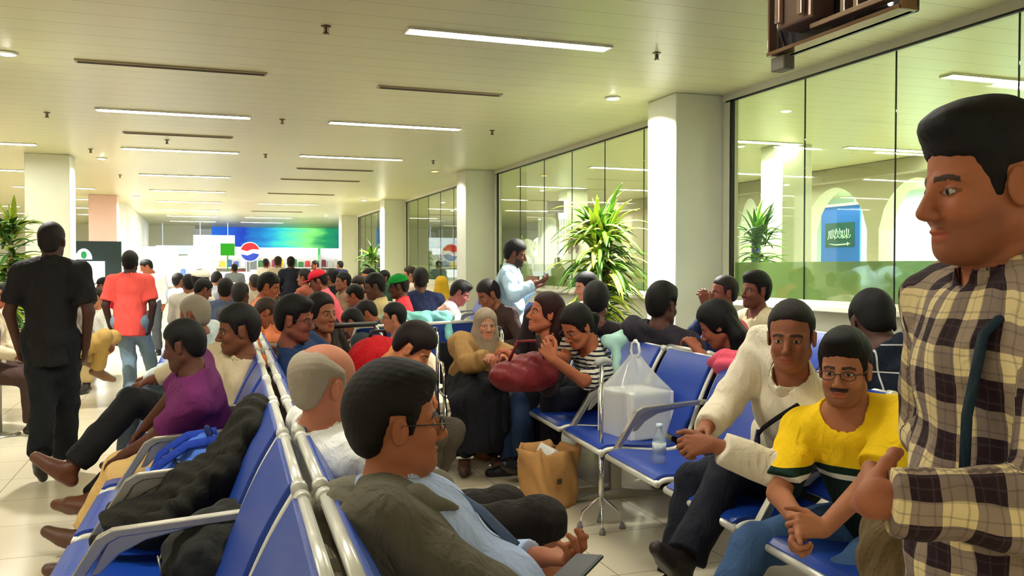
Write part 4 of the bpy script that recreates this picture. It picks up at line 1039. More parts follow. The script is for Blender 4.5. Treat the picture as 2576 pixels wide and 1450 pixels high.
q = G(1385, 1125, 0); t = MB().box((0, 0, .09), (.22, .16, .16)).tube([(-.05, 0, .17), (-.05, 0, .24), (.05, 0, .24), (.05, 0, .17)], .01, 8).build('camera_bag', cloth((46, 46, 44)), bevel=.02, loc=(q.x, q.y + .25, 0)); tag(t, 'small dark bag on the floor under the bench behind the paper bag', 'bag')
# ------------------------------------------------------------------ the shop and far things
rs = random.Random(5)
ORD = 'first second third fourth fifth sixth seventh eighth ninth'.split()
PC = [(200, 60, 50), (230, 225, 220), (235, 190, 60), (60, 90, 170), (230, 230, 235), (150, 60, 90), (60, 130, 80), (240, 240, 240), (190, 150, 110), (225, 235, 240)]
def shelf_unit(x, y, w, h, n, label, rz=0, k=7):
    t = empty('shop_shelf', (x, y, 0), rz); tag(t, label, 'shelf', 'white shop shelves')
    SN = {-1.0: 'by the white partition', .75: 'under the bright sign', 3.1: 'under the mural', 5.2: 'at the right end', .6: 'of the left stand', 2.1: 'of the middle stand'}[x]
    c = MB().box((0, .2, h / 2), (w, .03, h)).box((-w / 2, 0, h / 2), (.03, .42, h)).box((w / 2, 0, h / 2), (.03, .42, h)); c.build('carcass', M_white, t)
    for i in range(n):
        z = .15 + (h - .25) * i / n; MB().box((0, 0, z), (w, .40, .03)).build('shelf_board', M_white, t)
    MB().box((0, -.12, h + .12), (w, .12, .24)).build('lit_header', emis('lit_header', (250, 250, 255), 2), t)
    for i in range(1, n):
        z = .165 + (h - .25) * i / n
        for j in range(k):
            ww = w / k * .72; hh = (h - .25) / n * rs.uniform(.5, .8); cc = rs.choice(PC)
            px = -w / 2 + w * (j + .5) / k; T = Matrix.Rotation(rz, 3, 'Z') @ Vector((px, -.08, 0))
            o = PROD.get(cc)
            if o is None:
                o = MB().box((0, 0, .5), (1, .16, .86)).box((0, 0, .96), (.5, .1, .08)).build('product_box', mat('product_%d_%d_%d' % cc, cc, .5, var=.3, scale=5)); PROD[cc] = o; first = True
            else: o = o.copy(); COL.objects.link(o)
            o.location = (x + T.x, y + T.y, z); o.scale = (ww, 1, hh); o.rotation_euler = (0, 0, rz); tag(o, '%s pack, %s from left, on the %s board %s' % (PNAME[cc], ORD[j], 'lowest lower upper topmost'.split()[i - 1 if n > 3 else i], SN), 'product', 'products on the shop shelves')
PROD = {}
PNAME = dict(zip(PC, ['red', 'off white', 'yellow', 'blue', 'pale grey', 'plum', 'green', 'white', 'tan', 'pale blue']))
shelf_unit(-1.0, 31.0, 1.6, 1.55, 4, 'white shop shelf unit right of the white partition')
shelf_unit(.75, 33.0, 1.6, 1.9, 4, 'white shop shelf unit in the middle under the bright sign')
shelf_unit(3.1, 34.0, 2.2, 1.9, 4, 'long white shop shelf under the left of the mural', k=9)
shelf_unit(5.2, 34.6, 1.6, 1.9, 4, 'white shop shelf under the right of the mural')
shelf_unit(.6, 24.6, 1.3, 1.05, 3, 'low white display stand before the shop on the left')
shelf_unit(2.1, 26.2, 1.5, 1.1, 3, 'low white display stand before the shop in the middle')
def simple(name, label, cat, mb, m, loc, rz=0, group=None, bevel=0):
    o = mb.build(name, m, bevel=bevel, loc=loc); o.rotation_euler = (0, 0, rz); tag(o, label, cat, group); return o
simple('lit_sign', 'large glowing white sign box over the shop shelves on the left', 'sign', MB().box((0, 0, 0), (1.5, .15, .55)).box((-.5, .0, .5), (.02, .02, .5)).box((.5, .0, .5), (.02, .02, .5)), emis('lit_white_sign', (235, 245, 255), 1.6), (.5, 35.4, 2.36))
simple('lit_sign', 'long pale glowing panel at the ceiling left of the mural', 'sign', MB().box((0, 0, 0), (1.9, .12, .35)).box((-.7, .0, .6), (.02, .02, .88)).box((.7, .0, .6), (.02, .02, .88)), emis('lit_pale_sign', (205, 228, 245), 1.0), (-.7, 37.2, 2.1))
simple('green_sign', 'small bright green sign left of the round logo', 'sign', MB().box((0, 0, 0), (.45, .08, .4)).box((0, 0, -1.09), (.04, .04, 1.8)), emis('green_sign', (60, 170, 40), .8), (.85, 30.5, 2.0))
t = empty('round_logo_sign', (1.55, 30.3, 1.92)); tag(t, 'round red, white and blue logo sign above the shop counter', 'sign')
Mx = Euler((R(90), 0, 0)).to_matrix()
MB().lathe([(.001, 0), (.33, 0), (.33, .05), (.001, .05)], n=32, M=Mx).build('disc', mat('disc_white', (240, 240, 245), .4, emit=.4), t)
pl = lambda a0, a1, s: [(.30 * math.cos(R(a)), .30 * math.sin(R(a))) for a in range(a0, a1 + 1, 10)]
MB().prism([(x, z + .0) for x, z in pl(15, 165, 1)] + [(-.1, .02), (.08, .09)], -.075, -.05, 'y').build('red_wave', mat('logo_red', (210, 30, 45), .4, emit=.4), t)
MB().prism([(x, z) for x, z in pl(195, 345, 1)] + [(.1, -.04), (-.08, -.12)], -.075, -.05, 'y').build('blue_wave', mat('logo_blue', (30, 60, 170), .4, emit=.4), t)
MB().tube([(0, .02, -.33), (0, .02, -1.9)], .02, 8).build('sign_pole', M_steel, t)
simple('service_counter', 'white counter in front of the shop, left of the seated crowd', 'counter', MB().box((0, 0, .5), (1.5, .6, 1.0)).box((0, -.02, 1.03), (1.6, .7, .05)), M_white, (-.55, 19.3, 0), bevel=.01)
simple('service_counter', 'second white counter further right in front of the shop', 'counter', MB().box((0, 0, .5), (1.8, .6, 1.0)).box((0, -.02, 1.03), (1.9, .7, .05)), M_white, (1.0, 21.3, 0), bevel=.01)
for x, y, l in ((-.9, 22.5, 'lit fridge right of the man in white'), (.05, 27.6, 'lit display fridge behind the white counter')):
    t = empty('display_fridge', (x, y, 0)); tag(t, l, 'fridge'); MB().box((0, .1, .95), (.8, .5, 1.9)).build('cabinet', M_white, t, bevel=.01); MB().box((0, -.16, 1.72), (.76, .02, .26)).build('lit_header', emis('lit_header', (250, 250, 255), 2), t)
    MB().box((0, -.16, .85), (.72, .02, 1.35)).build('glass_door', mat('fridge_door', (190, 205, 205), .15, emit=.6, var=.6, scale=9), t)
    MB().box((.33, -.185, .9), (.02, .03, .5)).build('handle', M_steel, t)
# kiosk with rounded top beside the lit column
q = P(232, 660, 16.2); t = empty('info_kiosk', (q.x, q.y, 0), .15); tag(t, 'white glowing information board with arched top, left of the pinkish column', 'kiosk')
MB().box((0, .03, .95), (1.0, .06, 1.9)).build('back_panel', mat('kiosk_dark', (16, 40, 44), .5), t, bevel=.01)
MB().box((-.12, -.02, 1.05), (.66, .04, .95)).build('lit_panel', emis('kiosk_white', (250, 255, 255), 1.6), t)
MB().prism([(-.14 + .14 * math.cos(R(a)), 1.56 + .2 * math.sin(R(a))) for a in range(0, 181, 15)], -.035, -.005, 'y').build('arched_badge', emis('kiosk_white', (250, 255, 255), 1.6), t)
MB().prism([(-.14 + .05 * math.cos(R(a)), 1.64 + .07 * math.sin(R(a))) for a in range(0, 360, 20)], -.045, -.036, 'y').build('green_mark', mat('mark_green', (30, 150, 90), .5), t)
MB().box((0, 0, .03), (1.0, .4, .06)).build('base', M_dark, t)
# beyond the glass: banner, emblem, desk, post screen
t = empty('banner', (11.9, 14.1, 1.98), R(-90) + .0); tag(t, 'tall blue banner with a green lettered flag panel, inside the arch', 'banner')
MB().box((0, 0, 0), (1.1, .03, 1.3)).build('banner_cloth', mat('banner_blue', (30, 112, 215), .6, var=.25, scale=2), t)
MB().box((0, -.02, .66), (1.14, .05, .05)).box((-.4, 0, .9), (.01, .01, .52)).box((.4, 0, .9), (.01, .01, .52)).build('banner_rail', M_alu, t)
fg = MB().box((0, -.022, .07), (.82, .012, .48)).build('flag_panel', mat('flag_green', (16, 86, 82), .6), t)
sc = MB(); rq = random.Random(2); x = -.3
while x < .29:   # flowing script strokes over a sword
    hh = rq.uniform(.08, .2); sc.tube([(x, -.034, .20 - rq.uniform(0, .05)), (x + .012, -.034, .20 - hh * .6), (x - .015 + rq.uniform(-.01, .03), -.034, .18 - hh)], .009, 6); x += rq.uniform(.035, .06)
for k in range(5): a = -.26 + .12 * k; sc.tube([(a, -.034, .05), (a + .03, -.034, .01), (a + .08, -.034, .02), (a + .1, -.034, .07)], .009, 6)
sc.build('script', mat('script_white', (205, 235, 220), .6), fg, True)
MB().tube([(-.28, -.034, -.10), (-.1, -.034, -.125), (.2, -.034, -.115), (.30, -.034, -.105)], [.006, .013, .013, .01], 6).box((.24, -.034, -.11), (.018, .01, .07)).build('sword', mat('script_white', (205, 235, 220), .6), fg, True)
MB().box((0, .08, -1.32), (1.4, .5, 1.3)).build('plinth', M_white, t)
o = simple('banner', 'narrow dark blue banner left of the column behind the glass', 'banner', MB().box((0, 0, 0), (.03, .5, 1.1)).box((0, 0, .57), (.05, .56, .04)).box((0, 0, .97), (.012, .012, .84)), mat('banner_navy', (10, 60, 165), .6), (11.7, 16.5, 1.75))
t = empty('reception_desk', (12.2, 10.6, 0)); tag(t, 'white reception desk with dark openings, behind the second arch', 'desk')
MB().box((0, 0, .52), (.6, 2.0, 1.04)).build('front', mat('desk_white', (210, 235, 235), .4), t, bevel=.01); MB().box((-.02, 0, 1.06), (.75, 2.1, .05)).build('desk_top', M_white, t, bevel=.01)
for yy in (-.35, .05, .42): MB().box((-.1, yy, 1.35), (.05, .30, .42)).build('dark_opening', mat('opening_dark', (34, 52, 56), .4), t)
MB().box((-.1, 0, 1.62), (.2, 1.4, .05)).build('lit_shelf', emis('lit_shelf', (230, 250, 250), 3), t)
t = empty('post_screen', tuple(P(1398, 520, 17.5).xy) + (0,), -.9); tag(t, 'dark screen on a leaning pole behind the second window', 'screen')
MB().box((0, 0, 2.62), (.36, .06, .24)).build('screen', mat('screen_off', (70, 78, 66), .4), t, bevel=.01); MB().tube([(0, .03, 2.5), (.03, .03, 2.3), (.06, .03, 1.2), (.06, .03, 0)], .03, 10).build('pole', mat('pole_grey', (110, 112, 100), .5), t, True)
for i, (px, w) in enumerate(((1372, .16), (1385, .12), (1415, .3))):
    q = P(px, 600, 18.2 + i * .3)
    m_ = MB(); n = 10
    for k in range(n): m_.tube([(w * (k / (n - 1) - .5) * 1.6, .015 * math.sin(k * 2), 2.45), (w * (k / (n - 1) - .5) * 2, .03 * math.sin(k * 2), .02)], .022, 6)
    simple('curtain', ['narrow white curtain left of the post screen', 'slim white curtain behind the post screen', 'wide grey white curtain right of the post screen'][i], 'curtain', m_, cloth((220, 224, 214)), (q.x, q.y, 0), -.3, 'white curtains beyond the glass')
# brown sign board beside the blue shirted man: notice on the low wall
q = P(1388, 708, 11.5); simple('notice_board', 'small brown notice board leaning on the window behind the man in pale blue', 'notice board', MB().box((0, 0, 0), (.03, .5, .13)).box((.0, 0, .07), (.04, .52, .015)), mat('board_brown', (150, 110, 80), .6), (4.86, 12.7, 1.2))
# ------------------------------------------------------------------ the people, nearest first
BR, DK, MD, LT = (150, 84, 56), (84, 52, 38), (128, 76, 54), (178, 118, 88)
BLK = (20, 17, 17)
# man in the plaid shirt, standing at the right edge
def plaid_mat():
    m = bpy.data.materials.new('plaid_cotton'); m.use_nodes = True; nt = m.node_tree; b = nt.nodes['Principled BSDF']; b.inputs['Roughness'].default_value = .85; b.inputs['Specular IOR Level'].default_value = .2
    a = nt.nodes.new('ShaderNodeAttribute'); a.attribute_name = 'weave'; nz = nt.nodes.new('ShaderNodeTexNoise'); nz.inputs['Scale'].default_value = 9
    tc = nt.nodes.new('ShaderNodeTexCoord'); nt.links.new(tc.outputs['Object'], nz.inputs[0])
    wr = nt.nodes.new('ShaderNodeVectorMath'); wr.operation = 'MULTIPLY_ADD'; wr.inputs[1].default_value = (.03, .03, 0); nt.links.new(nz.outputs['Color'], wr.inputs[0]); nt.links.new(a.outputs['Vector'], wr.inputs[2])
    sx = nt.nodes.new('ShaderNodeSeparateXYZ'); nt.links.new(wr.outputs[0], sx.inputs[0])
    def band(sock, per, duty, ph=0):
        m1 = nt.nodes.new('ShaderNodeMath'); m1.operation = 'MULTIPLY_ADD'; m1.inputs[1].default_value = 1 / per; m1.inputs[2].default_value = ph + 20; nt.links.new(sock, m1.inputs[0])
        m2 = nt.nodes.new('ShaderNodeMath'); m2.operation = 'FRACT'; nt.links.new(m1.outputs[0], m2.inputs[0])
        m3 = nt.nodes.new('ShaderNodeMath'); m3.operation = 'LESS_THAN'; m3.inputs[1].default_value = duty; nt.links.new(m2.outputs[0], m3.inputs[0]); return m3.outputs[0]
    def mix(f, c1, c2):
        x = nt.nodes.new('ShaderNodeMix'); x.data_type = 'RGBA'
        if isinstance(f, float): x.inputs[0].default_value = f
        else: nt.links.new(f, x.inputs[0])
        for i, c in ((6, c1), (7, c2)):
            if isinstance(c, tuple): x.inputs[i].default_value = c
            else: nt.links.new(c, x.inputs[i])
        return x.outputs[2]
    A, B = sx.outputs[0], sx.outputs[1]; per = .088
    dk, md, lt = srgb(44, 28, 34), srgb(134, 116, 104), srgb(222, 200, 150)
    c = mix(band(A, per, .46), mix(band(B, per, .5), dk, md), mix(band(B, per, .5), srgb(150, 130, 112), lt))
    c = mix(band(A, per / 4, .14, .3), c, mix(.35, c, srgb(80, 66, 70))); c = mix(band(B, per / 4, .14, .6), c, mix(.35, c, srgb(80, 66, 70)))
    nt.links.new(c, b.inputs['Base Color'])
    n2 = nt.nodes.new('ShaderNodeTexNoise'); n2.inputs['Scale'].default_value = 11; n2.inputs['Distortion'].default_value = 1; nt.links.new(tc.outputs['Object'], n2.inputs[0])
    bp = nt.nodes.new('ShaderNodeBump'); bp.inputs['Strength'].default_value = .5; bp.inputs['Distance'].default_value = .03; nt.links.new(n2.outputs[0], bp.inputs['Height']); nt.links.new(bp.outputs[0], b.inputs['Normal'])
    return m
PM = plaid_mat()
r, J, K = person('man standing in brown and cream plaid shirt, cut off by the right edge', (2478, 470, 1.42), face=163, lean=2, hyaw=2, hpitch=8, pose='stand', top=(1, 1, 1), topmat=PM,
    bottom=(60, 56, 50), skin=(164, 98, 68), hair=(20, 18, 20), style='short', hairt=.015, fullhair=1.12, res='AA', sleeve=1.92, curl=(1.2, 1.1), beard=1,
    hands={'L': P(2200, 1258, 1.26), 'R': P(2400, 1195, 1.52)}, palms={'L': (V3(.50, .85, .0), V3(.8, -.4, -.3)), 'R': (V3(-.95, -.1, .0), V3(.1, -.5, -.8))}, lift={'L': V3(.8, -.5, -.8), 'R': V3(.6, .8, -.6)}, bulk=1.08, hem=-.2, loose=1.25, hv=0)
def weave(o, J, K):
    n = len(o.data.vertices); co = np.empty(n * 3, np.float32); o.data.vertices.foreach_get('co', co); co = co.reshape(-1, 3); b0 = K['base']
    bones = [('sL', 'eL'), ('eL', 'wL'), ('sR', 'eR'), ('eR', 'wR')]; best = None; out = np.zeros((n, 3), np.float32)
    pv, N = np.array(K['Pv'] - b0), np.array(K['N'] - b0)
    rel = co - pv; F_, L_ = np.array(K['CF']), np.array(K['CL'])
    # torso: distance round the chest and height
    ang = np.arctan2(rel @ L_, rel @ F_); out[:, 0] = ang * .165; out[:, 1] = rel[:, 2]
    dt = np.sqrt(((rel @ L_) / 1.45) ** 2 + (rel @ F_) ** 2) - .115; cur = 0
    for a_, b_ in bones:
        a = np.array(J[a_] - b0); b2 = np.array(J[b_] - b0); ba = b2 - a; L2 = ba @ ba; t = ((co - a) @ ba / L2); tc = t.clip(0, 1); v = co - a - tc[:, None] * ba; d = np.sqrt((v * v).sum(1)) - .05
        m = d < dt - .01; dt = np.where(m, d, dt)
        u = ba / math.sqrt(L2); r0 = np.cross(u, [0.1, 1, .2]); r0 /= np.linalg.norm(r0); r1 = np.cross(u, r0); w = co - a
        out[m, 0] = (np.arctan2(w @ r1, w @ r0) * .055)[m]; out[m, 1] = (t * math.sqrt(L2) + (.3 if a_[0] == 'e' else 0))[m]
    at = o.data.attributes.new('weave', 'FLOAT_VECTOR', 'POINT'); at.data.foreach_set('vector', out.ravel())
for ch in [x for x in bpy.data.objects if x.parent == r and x.name.split('.')[0] in ('shirt', 'collar')]: weave(ch, J, K)
sh = K['CL']; CFv = K['CF']
pts = [K['N'] + CFv * a + K['CL'] * l + V3(0, 0, z) - K['base'] for a, l, z in ((-.17, .10, -.30), (-.14, .115, -.1), (-.06, .125, .018), (.03, .12, -.005), (.105, .11, -.08), (.135, .12, -.2), (.145, .13, -.33))]
o = strap(pts, .012, cloth((22, 40, 52)), r, 'bag_strap', .35)

# grey hoodie man in the left foreground
r, J, K = person('man in grey hooded jacket and pale blue shirt looking right, in the near foreground', (998, 1066, 2.05), face=-26, hyaw=24, hpitch=0, trunk=V3(.60, 1.88, .48), top=(176, 192, 232), bottom=(38, 40, 48),
    skin=(164, 98, 66), hair=(26, 19, 17), style='short', fullhair=1.3, hairt=.017, res='AA', gl=(30, 22, 22), bulk=1.25, belly=.05, sleeve=1.9, hands={'R': V3(.84, 1.62, .58), 'L': V3(.80, 2.03, .69)}, lift={'L': V3(-.2, 1, -.8), 'R': V3(-.4, -1, -.8)},
    palms={'R': (V3(.6, .6, .2), V3(0, 0, 1)), 'L': (V3(.55, -.6, .1), V3(.1, -.1, 1))}, curl=(.7, .8), hem=-.14, loose=1.1)
b0 = K['base']; bb = lambda p: p - b0
jf = Fld(); Pv, N, U, CF, CL = K['Pv'], K['N'], K['U'], K['CF'], K['CL']; T = N - Pv
M3 = np.array([list(CF), list(CL), list(U)]).T
jf.ell(bb(Pv + T * .1 - CF * .01), (.185, .235, .19), M3, .05).ell(bb(Pv + T * .35 - CF * .005), (.185, .215, .2), M3, .05).ell(bb(Pv + T * .66 - CF * .02), (.155, .235, .19), M3, .05)
jf.cone(bb(J['sR'] + CL * .01), bb(J['sL'] - CL * .01), .078, .078, .05)
for sd in 'RL': jf.cone(bb(N - CF * .01), bb(J['s' + sd]), .06, .075, .05); (sd == 'R') and jf.cone(bb(J['s' + sd]), bb(J['e' + sd]), .086, .068, .04).cone(bb(J['e' + sd]), bb(J['e' + sd].lerp(J['w' + sd], .85)), .068, .05, .03, False, True)
jf.cone(bb(N + CF * .28 - U * .02), bb(Pv + CF * .32 + CL * .03), .13, .185, .02, True)
jf.ell(bb(N + CF * .06 + U * .06), (.10, .095, .10), M3, .02, True)
o = sdf_obj('hooded_jacket', jf, .008, cloth((92, 86, 72)), r, lambda F, X, Y, Z: F + .005 * (np.sin(X * 23 + Z * 17 + 2 * np.sin(Y * 15)) * np.sin(Y * 21 - Z * 19) + .5 * np.sin(Z * 43 + Y * 25)))
hf_ = Fld(); A = lambda f, l, u: bb(N + CF * f + CL * l + U * u)
ring = [(.14, -.085, -.10), (.08, -.135, -.045), (.0, -.165, -.01), (-.085, -.145, .02), (-.135, -.06, .035), (-.145, .0, .035), (-.135, .06, .035), (-.085, .135, .02), (-.01, .15, -.01), (.07, .12, -.045), (.12, .08, -.10)]
for i in range(len(ring) - 1): hf_.cone(A(*ring[i]), A(*ring[i + 1]), .006 if i == 0 else .032, .006 if i == 9 else .032, .03)
hf_.cone(A(-.115, -.07, -.0), A(-.13, .07, -.0), .05, .05, .06).cone(A(-.13, 0, -.01), A(-.135, 0, -.1), .065, .05, .06)
sdf_obj('hood', hf_, .007, cloth((108, 102, 86)), r, lambda F, X, Y, Z: F + .003 * np.sin(X * 50 + Y * 31) * np.sin(Z * 47 + Y * 20))
tie = MB(); tie.tube([A(.12, .012, -.06), A(.165, .016, -.14), A(.2, .02, -.25)], [.009, .012, .015], 8, False, .3); tie.build('shirt_placket', cloth((88, 104, 140)), r, True)
q = P(1447, 1436, 2.02); t = empty('smartphone', tuple(q), -.25); t.rotation_euler = (R(12), R(-8), R(-55)); tag(t, 'black smartphone lying in the palm of the man in the hooded jacket', 'phone')
MB().box((0, 0, 0), (.075, .15, .009)).build('phone_case', M_black, t, bevel=.004); MB().box((0, 0, .0052), (.068, .135, .001)).build('phone_screen', mat('screen_black', (8, 9, 12), .35, spec=.2), t); MB().box((-.012, -.05, .006), (.03, .008, .0006)).build('screen_text', emis('screen_glow', (190, 210, 255), 1.5), t)

# white haired man next to him
person('balding white haired man in white shirt seen from behind, beyond the hoodie man', (822, 968, 2.8), face=12, hyaw=8, hpitch=6, trunk=V3(.64, 2.95, .5), top=(236, 236, 232), bottom=(34, 29, 27), skin=(186, 118, 92), hair=(200, 184, 164), style='ring', hairt=.013, res='A', bulk=1.12, sleeve=.8,
    shoes=(60, 40, 30), feet={'R': V3(1.14, 2.72, .12), 'L': V3(1.2, 3.12, .09)}, knees={'R': V3(.3, -.1, 1), 'L': V3(.3, 0, 1)}, hands={'R': V3(.80, 2.75, .52), 'L': V3(.84, 2.95, .52)}, belly=.03, extra={'shorts': True}, loose=1.5)

# man in yellow
def tee_mat(zs):
    m = cloth((252, 206, 22), 'yellow_tee'); nt = m.node_tree; b = nt.nodes['Principled BSDF']
    tc = nt.nodes.new('ShaderNodeTexCoord'); sx = nt.nodes.new('ShaderNodeSeparateXYZ'); nt.links.new(tc.outputs['Object'], sx.inputs[0])
    mr = nt.nodes.new('ShaderNodeMath'); mr.operation = 'ADD'; mr.inputs[1].default_value = 0; nt.links.new(sx.outputs[2], mr.inputs[0])
    cr = nt.nodes.new('ShaderNodeValToRGB'); cr.color_ramp.interpolation = 'CONSTANT'; nt.links.new(mr.outputs[0], cr.inputs[0])
    e = cr.color_ramp.elements; e[0].position = 0; e[0].color = srgb(22, 40, 34); e[1].position = zs[0]; e[1].color = srgb(236, 230, 214)
    for p, c in ((zs[1], srgb(20, 46, 36)), (zs[2], srgb(252, 206, 22))): x = e.new(p); x.color = c
    nt.links.new(cr.outputs[0], b.inputs['Base Color']); return m
r, J, K = person('man in yellow T-shirt with dark green hem band and glasses, hands clasped', (2124, 930, 2.95), face=212, hyaw=6, hpitch=6, trunk=cpt(.44, 2.46) + V3(0, 0, .52), top=(1, 1, 1), topmat=tee_mat((.695, .712, .742)), sleeve=.86, collar=False, bottom=(62, 92, 136),
    skin=(166, 106, 74), hair=(18, 15, 16), style='short', fullhair=1.25, hairt=.014, res='A', gl=(30, 18, 18), must=True, beard=1, curl=(1.1, 1.1), shoes=(40, 36, 34), neckcut=-.028, loose=1.15, bulk=1.05,
    hands={'R': P(2012, 1318, 2.72), 'L': P(2062, 1345, 2.66)}, palms={'R': (V3(-.55, -.35, -.65), V3(.2, -.7, -.3)), 'L': (V3(-.9, .15, .15), V3(.1, .6, -.4))}, lift={'R': V3(-.1, .9, -.5), 'L': V3(.3, -1, -.5)},
    feet={'R': V3(1.62, 2.62, .09), 'L': V3(1.70, 2.22, .09)}, knees={'R': V3(-.7, .55, .6), 'L': V3(-.8, -.25, .6)}, hem=-.22, belly=.03)
bpy.context.view_layer.update()
for ch in [x for x in bpy.data.objects if x.parent == r and x.name.startswith('shirt')]:
    o_ = K['N'] + K['CL'] * .075 - K['U'] * .23 + K['CF'] * .5 - K['base']; hit, pt_, nn_, _i = ch.ray_cast(o_, -K['CF'])
    if hit: MB().lathe([(.001, -.002), (.008, -.002), (.008, .001), (.001, .0012)], tuple(pt_), 10, nn_.to_track_quat('Z', 'Y').to_matrix()).build('chest_mark', mat('mark_dark', (60, 50, 30), .6), r)

# man in the cream shirt
r, J, K = person('older man in cream long sleeved shirt with dark strap, leaning on crossed legs', (1990, 848, 3.2), face=190, hyaw=34, hpitch=8, trunk=cpt(.50, 3.20) + V3(0, 0, .55), top=(236, 224, 200), bottom=(26, 28, 40), skin=(150, 92, 66), hair=(44, 36, 34), style='high', hairt=.009, res='A',
    sleeve=1.84, curl=(1.0, 1.0), hands={'L': P(1790, 1118, 3.05), 'R': P(1770, 1085, 3.22)}, palms={'L': (V3(-.95, .25, -.05), V3(0, .7, -.5)), 'R': (V3(-.8, -.45, -.2), V3(.2, -.6, -.6))}, lift={'L': V3(.3, -.7, -1), 'R': V3(.2, .9, -.8)},
    feet={'R': V3(1.86, 3.2, .1), 'L': V3(1.74, 2.92, .29)}, knees={'R': V3(-.8, 0, .8), 'L': V3(-.8, .1, 1.0)}, loose=1.5, bulk=1.08, shoes=(30, 22, 20), sh=1.0, hem=-.16)
N, CF, CL, U, b0 = K['N'], K['CF'], K['CL'], K['U'], K['base']
pts = [N + CF * a + CL * l + U * u - b0 for a, l, u in ((-.10, .13, -.1), (-.02, .135, .02), (.06, .12, .0), (.125, .085, -.1), (.155, .05, -.2), (.165, .03, -.28))]
strap(pts, .010, cloth((20, 18, 20)), r, 'bag_strap', .35)
MB().tube([pts[-1] + V3(0, 0, .02), pts[-1] + V3(-.012, -.01, -.03), pts[-1] + V3(-.01, -.01, -.075)], [.008, .013, .006], 8).build('clip_tag', mat('tag_navy', (28, 40, 90), .3), r, True)

# bag carried on the strap of the man in plaid
f = Fld().ell((0, 0, 0), (.10, .11, .14), k=.04).ell((.03, .02, .05), (.09, .1, .1), k=.04)
o = bag_sdf('shoulder_bag', 'olive brown shoulder bag hanging in front of the man in plaid', 'bag', f, .006, cloth((104, 84, 54)), P(2300, 1425, 1.72), noise=.004)
strap([(.02, .0, .13), (.06, .0, .3), (.14, -.02, .5)], .012, cloth((22, 40, 52)), o)
# purple shirt
person('man in purple shirt and beige trousers leaning forward on the left bench', (462, 872, 4.15), face=178, hyaw=-22, hpitch=14, trunk=V3(.0, 4.60, .56), top=(104, 34, 90), sleeve=.8, bottom=(214, 176, 112), skin=(86, 48, 36), hair=(16, 14, 16), style='short', hairt=.016, res='B', bulk=1.12,
    hands={'L': P(268, 1178, 4.2), 'R': P(330, 1120, 4.5)}, feet={'L': V3(-.46, 4.26, .1), 'R': V3(-.55, 4.72, .1)}, knees={'L': V3(-.6, -.1, 1.2), 'R': V3(-1, 0, .6)}, lift={'L': V3(.4, -.5, -.8), 'R': V3(.2, .8, -.5)}, collar=True, loose=1.2, shoes=(90, 58, 40), curl=(.3, .3))
# cream shirt beyond him, legs crossed
person('man in beige shirt behind the purple shirt, black trousers and legs crossed', (598, 832, 4.95), face=180, hyaw=8, hpitch=8, trunk=V3(.02, 5.45, .54), top=(206, 188, 156), sleeve=1.85, bottom=(24, 24, 26), skin=(112, 66, 44), hair=(28, 24, 26), style='short', hairt=.016, res='B', bulk=1.1,
    hands={'L': P(480, 1090, 4.9), 'R': V3(-.4, 5.6, .7)}, feet={'L': P(178, 1178, 4.55), 'R': V3(-.78, 4.62, .1)}, knees={'L': V3(-.2, -.2, 1), 'R': V3(-.9, -.4, .6)}, shoes=(96, 52, 34), sh=1.06, loose=1.2)
# beyond on row A
person('grey haired man in pale patterned shirt behind the beige shirt', (488, 795, 5.9), face=150, hpitch=10, trunk=V3(-.05, 6.5, .54), top=(196, 222, 216), topmat=mat('pale_print', (206, 226, 218), .8, var=.5, scale=18), bottom=(70, 80, 90), skin=MD, hair=(176, 160, 140), style='short', res='C')
# row B
person('man in navy shirt and glasses looking right, beside the woman with a bun', (742, 806, 5.35), face=-12, hyaw=-12, hpitch=8, trunk=V3(.74, 5.75, .52), top=(34, 56, 96), sleeve=.8, bottom=(30, 34, 50), skin=(132, 72, 56), hair=BLK, style='short', fullhair=1.2, hairt=.016, res='B', gl=(40, 30, 30), must=True, bulk=1.15)
person('woman with dark hair tied back glancing right, beside the navy shirt', (808, 790, 5.9), face=-30, hyaw=-24, hpitch=2, trunk=V3(.85, 6.3, .54), top=(44, 34, 30), bottom=(30, 30, 34), skin=(150, 92, 66), hair=(30, 20, 20), style='bun', res='B', collar=False)
# black shirt walker
person('man in black polo shirt and black trousers walking away on the left', (131, 608, 6.05), face=80, pose='stand', lean=3, top=(28, 26, 28), bottom=(22, 24, 28), skin=(74, 44, 34), hair=(34, 24, 26), style='short', res='B', sleeve=.8, hairt=.008, bulk=1.0, hands={'R': V3(-1.28, 6.55, .88), 'L': V3(-1.87, 6.45, .86)} if False else {}, shoes=(30, 26, 26),
    feet={'R': P(162, 1168, 6.05), 'L': P(100, 1150, 5.65)}, knees={'L': V3(.1, 1, .1)}, group='people standing and walking', loose=1.5, hem=-.2)
person('young man in coral T-shirt and faded jeans seen from behind', (328, 662, 9.3), face=82, pose='stand', top=(236, 88, 78), sleeve=.8, bottom=(124, 148, 164), skin=(60, 36, 30), hair=BLK, style='short', res='B', hairt=.016, feet={'L': P(328, 985, 9.2), 'R': P(395, 968, 9.8)}, collar=False, group='people standing and walking', shoes=(60, 44, 34), hem=-.17, bulk=1.05)
# blue kurta man
person('bearded man standing in long pale blue shirt by the second window', (1297, 640, 8.4), face=-25, hpitch=14, pose='stand', top=(176, 206, 228), bottom=(28, 34, 44), skin=(92, 54, 38), hair=BLK, style='short', hairt=.02, res='B', sleeve=1.85, beard=2, hem=-.30, hands={'R': P(1348, 712, 8.1), 'L': P(1345, 722, 8.5)}, palms={'R': (V3(.9, -.2, .2), V3(0, 0, 1)), 'L': (V3(.9, -.2, .2), V3(0, 0, 1))}, group='people standing and walking', loose=1.6, bulk=1.12)
